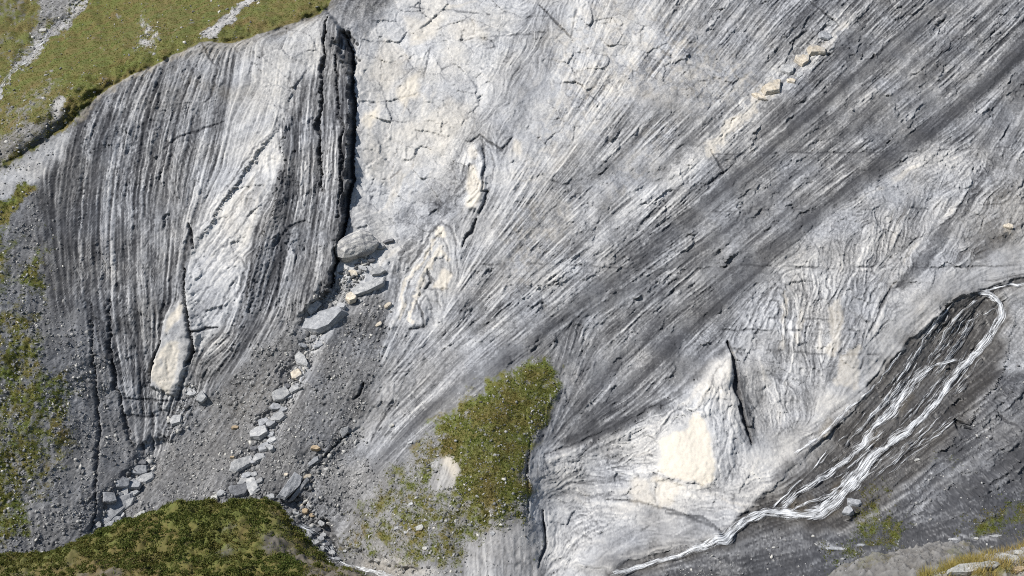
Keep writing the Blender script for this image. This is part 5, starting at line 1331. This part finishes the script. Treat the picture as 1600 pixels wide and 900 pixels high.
strm = [(480, 838, 15, 11, 20, 'pale', 'pale boulder at the upper left of the foaming stream'), (497, 829, 12, 9, 30, 'dark', 'dark boulder splitting the upper foam'), (505, 838, 12, 9, 0, 'pale', 'pale boulder right below the split foam'), (492, 850, 15, 10, -20, 'pale', 'pale flat boulder midway down the foaming stream'), (501, 845, 9, 12, 70, 'grey', 'upright grey stone in the middle of the foam'),
        (512, 853, 10, 8, 0, 'dark', 'small dark stone in the lower foam'), (489, 862, 16, 9, 10, 'tan', 'orange-tinted boulder on the mound side of the stream'), (503, 860, 12, 9, 30, 'pale', 'pale stone beside the orange-tinted boulder'), (500, 871, 15, 10, 25, 'dark', 'dark wet boulder below the orange-tinted one'), (519, 866, 12, 8, -10, 'pale', 'pale wet stone at the lower foam edge'), (527, 876, 13, 9, 10, 'grey', 'grey stone at the foot of the foam'),
        (512, 880, 12, 9, 0, 'pale', 'pale stone nearest the mound at the stream bend'), (540, 862, 8, 6, 20, 'pale', 'small pale stone on the bank right of the stream'), (503, 818, 9, 13, 60, 'pale', 'pale stone right of the pool above the foam'), (478, 800, 11, 9, 0, 'tan', 'orange stone among the pebbles above the pool'), (470, 790, 10, 8, 30, 'cream', 'cream stone among the pebbles above the pool'), (484, 790, 10, 7, 10, 'pale', 'pale stone right of the cream one above the pool'), (488, 806, 10, 7, 0, 'tan', 'tan stone at the upper rim of the pool'), (463, 803, 11, 7, 10, 'pale', 'pale stone at the left rim of the pool')]
for x, y, l, w, a, kd, lb in strm:
    boulder(x, y, l, w, a, .75, kd, lb, group=G4, p=3, n=20, sink=.1, name='stream_rock', cat='rock')
ribs = [(1207, 138, 38, 26, 35, 'cream', 'largest smooth cream block of the shattered rib'), (1230, 110, 26, 22, 30, 'pale', 'cracked pale block next above the largest cream block'), (1237, 127, 13, 12, 0, 'cream', 'small round cream stone at the lower edge of the shattered rib'), (1250, 117, 12, 8, 50, 'pale', 'small pale block beside the round cream stone'), (1254, 94, 30, 20, 60, 'cream', 'cream striped block in the middle of the shattered rib'),
        (1275, 80, 28, 26, 40, 'cream', 'squarish pale and cream block high on the shattered rib'), (1289, 57, 22, 16, 20, 'grey', 'grey layered block above the squarish one on the rib'), (1295, 38, 22, 13, 15, 'pale', 'whitish block at the top end of the shattered rib'), (1186, 152, 24, 12, -40, 'cream', 'streaked cream block at the lower left of the largest rib block')]
for x, y, l, w, a, kd, lb in ribs:
    boulder(x, y, l * 1.15, w * 1.2, a, .45, kd, lb, group=G5, p=3, n=22, sink=.46, name='rib_block', cat='rock')
misc = [(656, 826, 15, 12, 40, 'white', 'white stone on the lower grassy part of the knoll'), (620, 826, 11, 7, 30, 'pale', 'pale stone on the left flank of the knoll'), (634, 832, 9, 5, 0, 'pale', 'small pale stone between the knoll stones'), (664, 858, 9, 8, 0, 'white', 'lowest white stone on the knoll'), (642, 773 + 15, 9, 7, 20, 'pale', 'pale stone highest on the left flank of the knoll'), (770, 834, 9, 8, 50, 'pale', 'pale stone on the rock ribs at the knoll foot'),
        (641, 692, 9, 6, 30, 'pale', 'pale stone on the grey slabs beside the knoll grass'), (612, 665, 9, 8, 60, 'white', 'white stone in the groove of the grey slabs left of the knoll'), (1433, 719, 9, 6, 10, 'white', 'small white stone on the slate bank right of the waterfall'), (1324, 800, 22, 18, 30, 'grey', 'pale scalloped rock below the waterfall foot'), (1334, 787, 24, 16, -20, 'grey', 'pale ribbed rock just above the scalloped one'), (1304, 858, 32, 8, -5, 'grey', 'flat grey rock low on the bank'), (1344, 852, 17, 6, 0, 'grey', 'flat grey plate right of the low flat rock'),
        (1270, 838, 6, 5, 0, 'white', 'tiny white stone below the waterfall foot'), (1575, 355, 9, 15, 75, 'cream', 'cream knob on the rock wall near the picture edge'), (67, 49, 12, 10, 20, 'white', 'white boulder in the stony gully of the upper corner'), (1490, 843, 18, 5, 0, 'pale', 'thin pale plate in the dark hollow of the bank'), (1556, 838, 20, 5, -5, 'pale', 'larger pale plate at the edge of the dark hollow'), (1525, 842, 9, 5, 0, 'white', 'small white stone between the two plates of the hollow')]
for x, y, l, w, a, kd, lb in misc:
    boulder(x, y, l, w, a, .55, kd, lb, p=3.4, n=18, sink=.38, sheet=ALPS if lb.startswith('white boulder in the stony') else None)
near = [(1508, 892, 60, 20, 12, 'white', 'large white rock at the lower left of the dry grass verge'), (1545, 886, 34, 16, 8, 'white', 'white rock behind the large one on the verge'), (1578, 878, 36, 18, -14, 'white', 'white wedge rock at the right of the verge'), (1592, 866, 20, 12, 10, 'white', 'small white rock under the dry grass'), (1470, 899, 20, 8, 10, 'white', 'low white stone at the verge tip'), (1590, 892, 24, 12, 0, 'tan', 'brown stained rock in the bottom right corner')]
for x, y, l, w, a, kd, lb in near:
    boulder(x, y, l, w, a, .8, kd, lb, p=3, n=30, sheet=NEAR, sink=.35, name='verge_rock', cat='rock')
print('done', round(time.time() - T0, 1), 'tris', sum(len(o.data.polygons) * 2 for o in bpy.data.objects if o.type == 'MESH'))
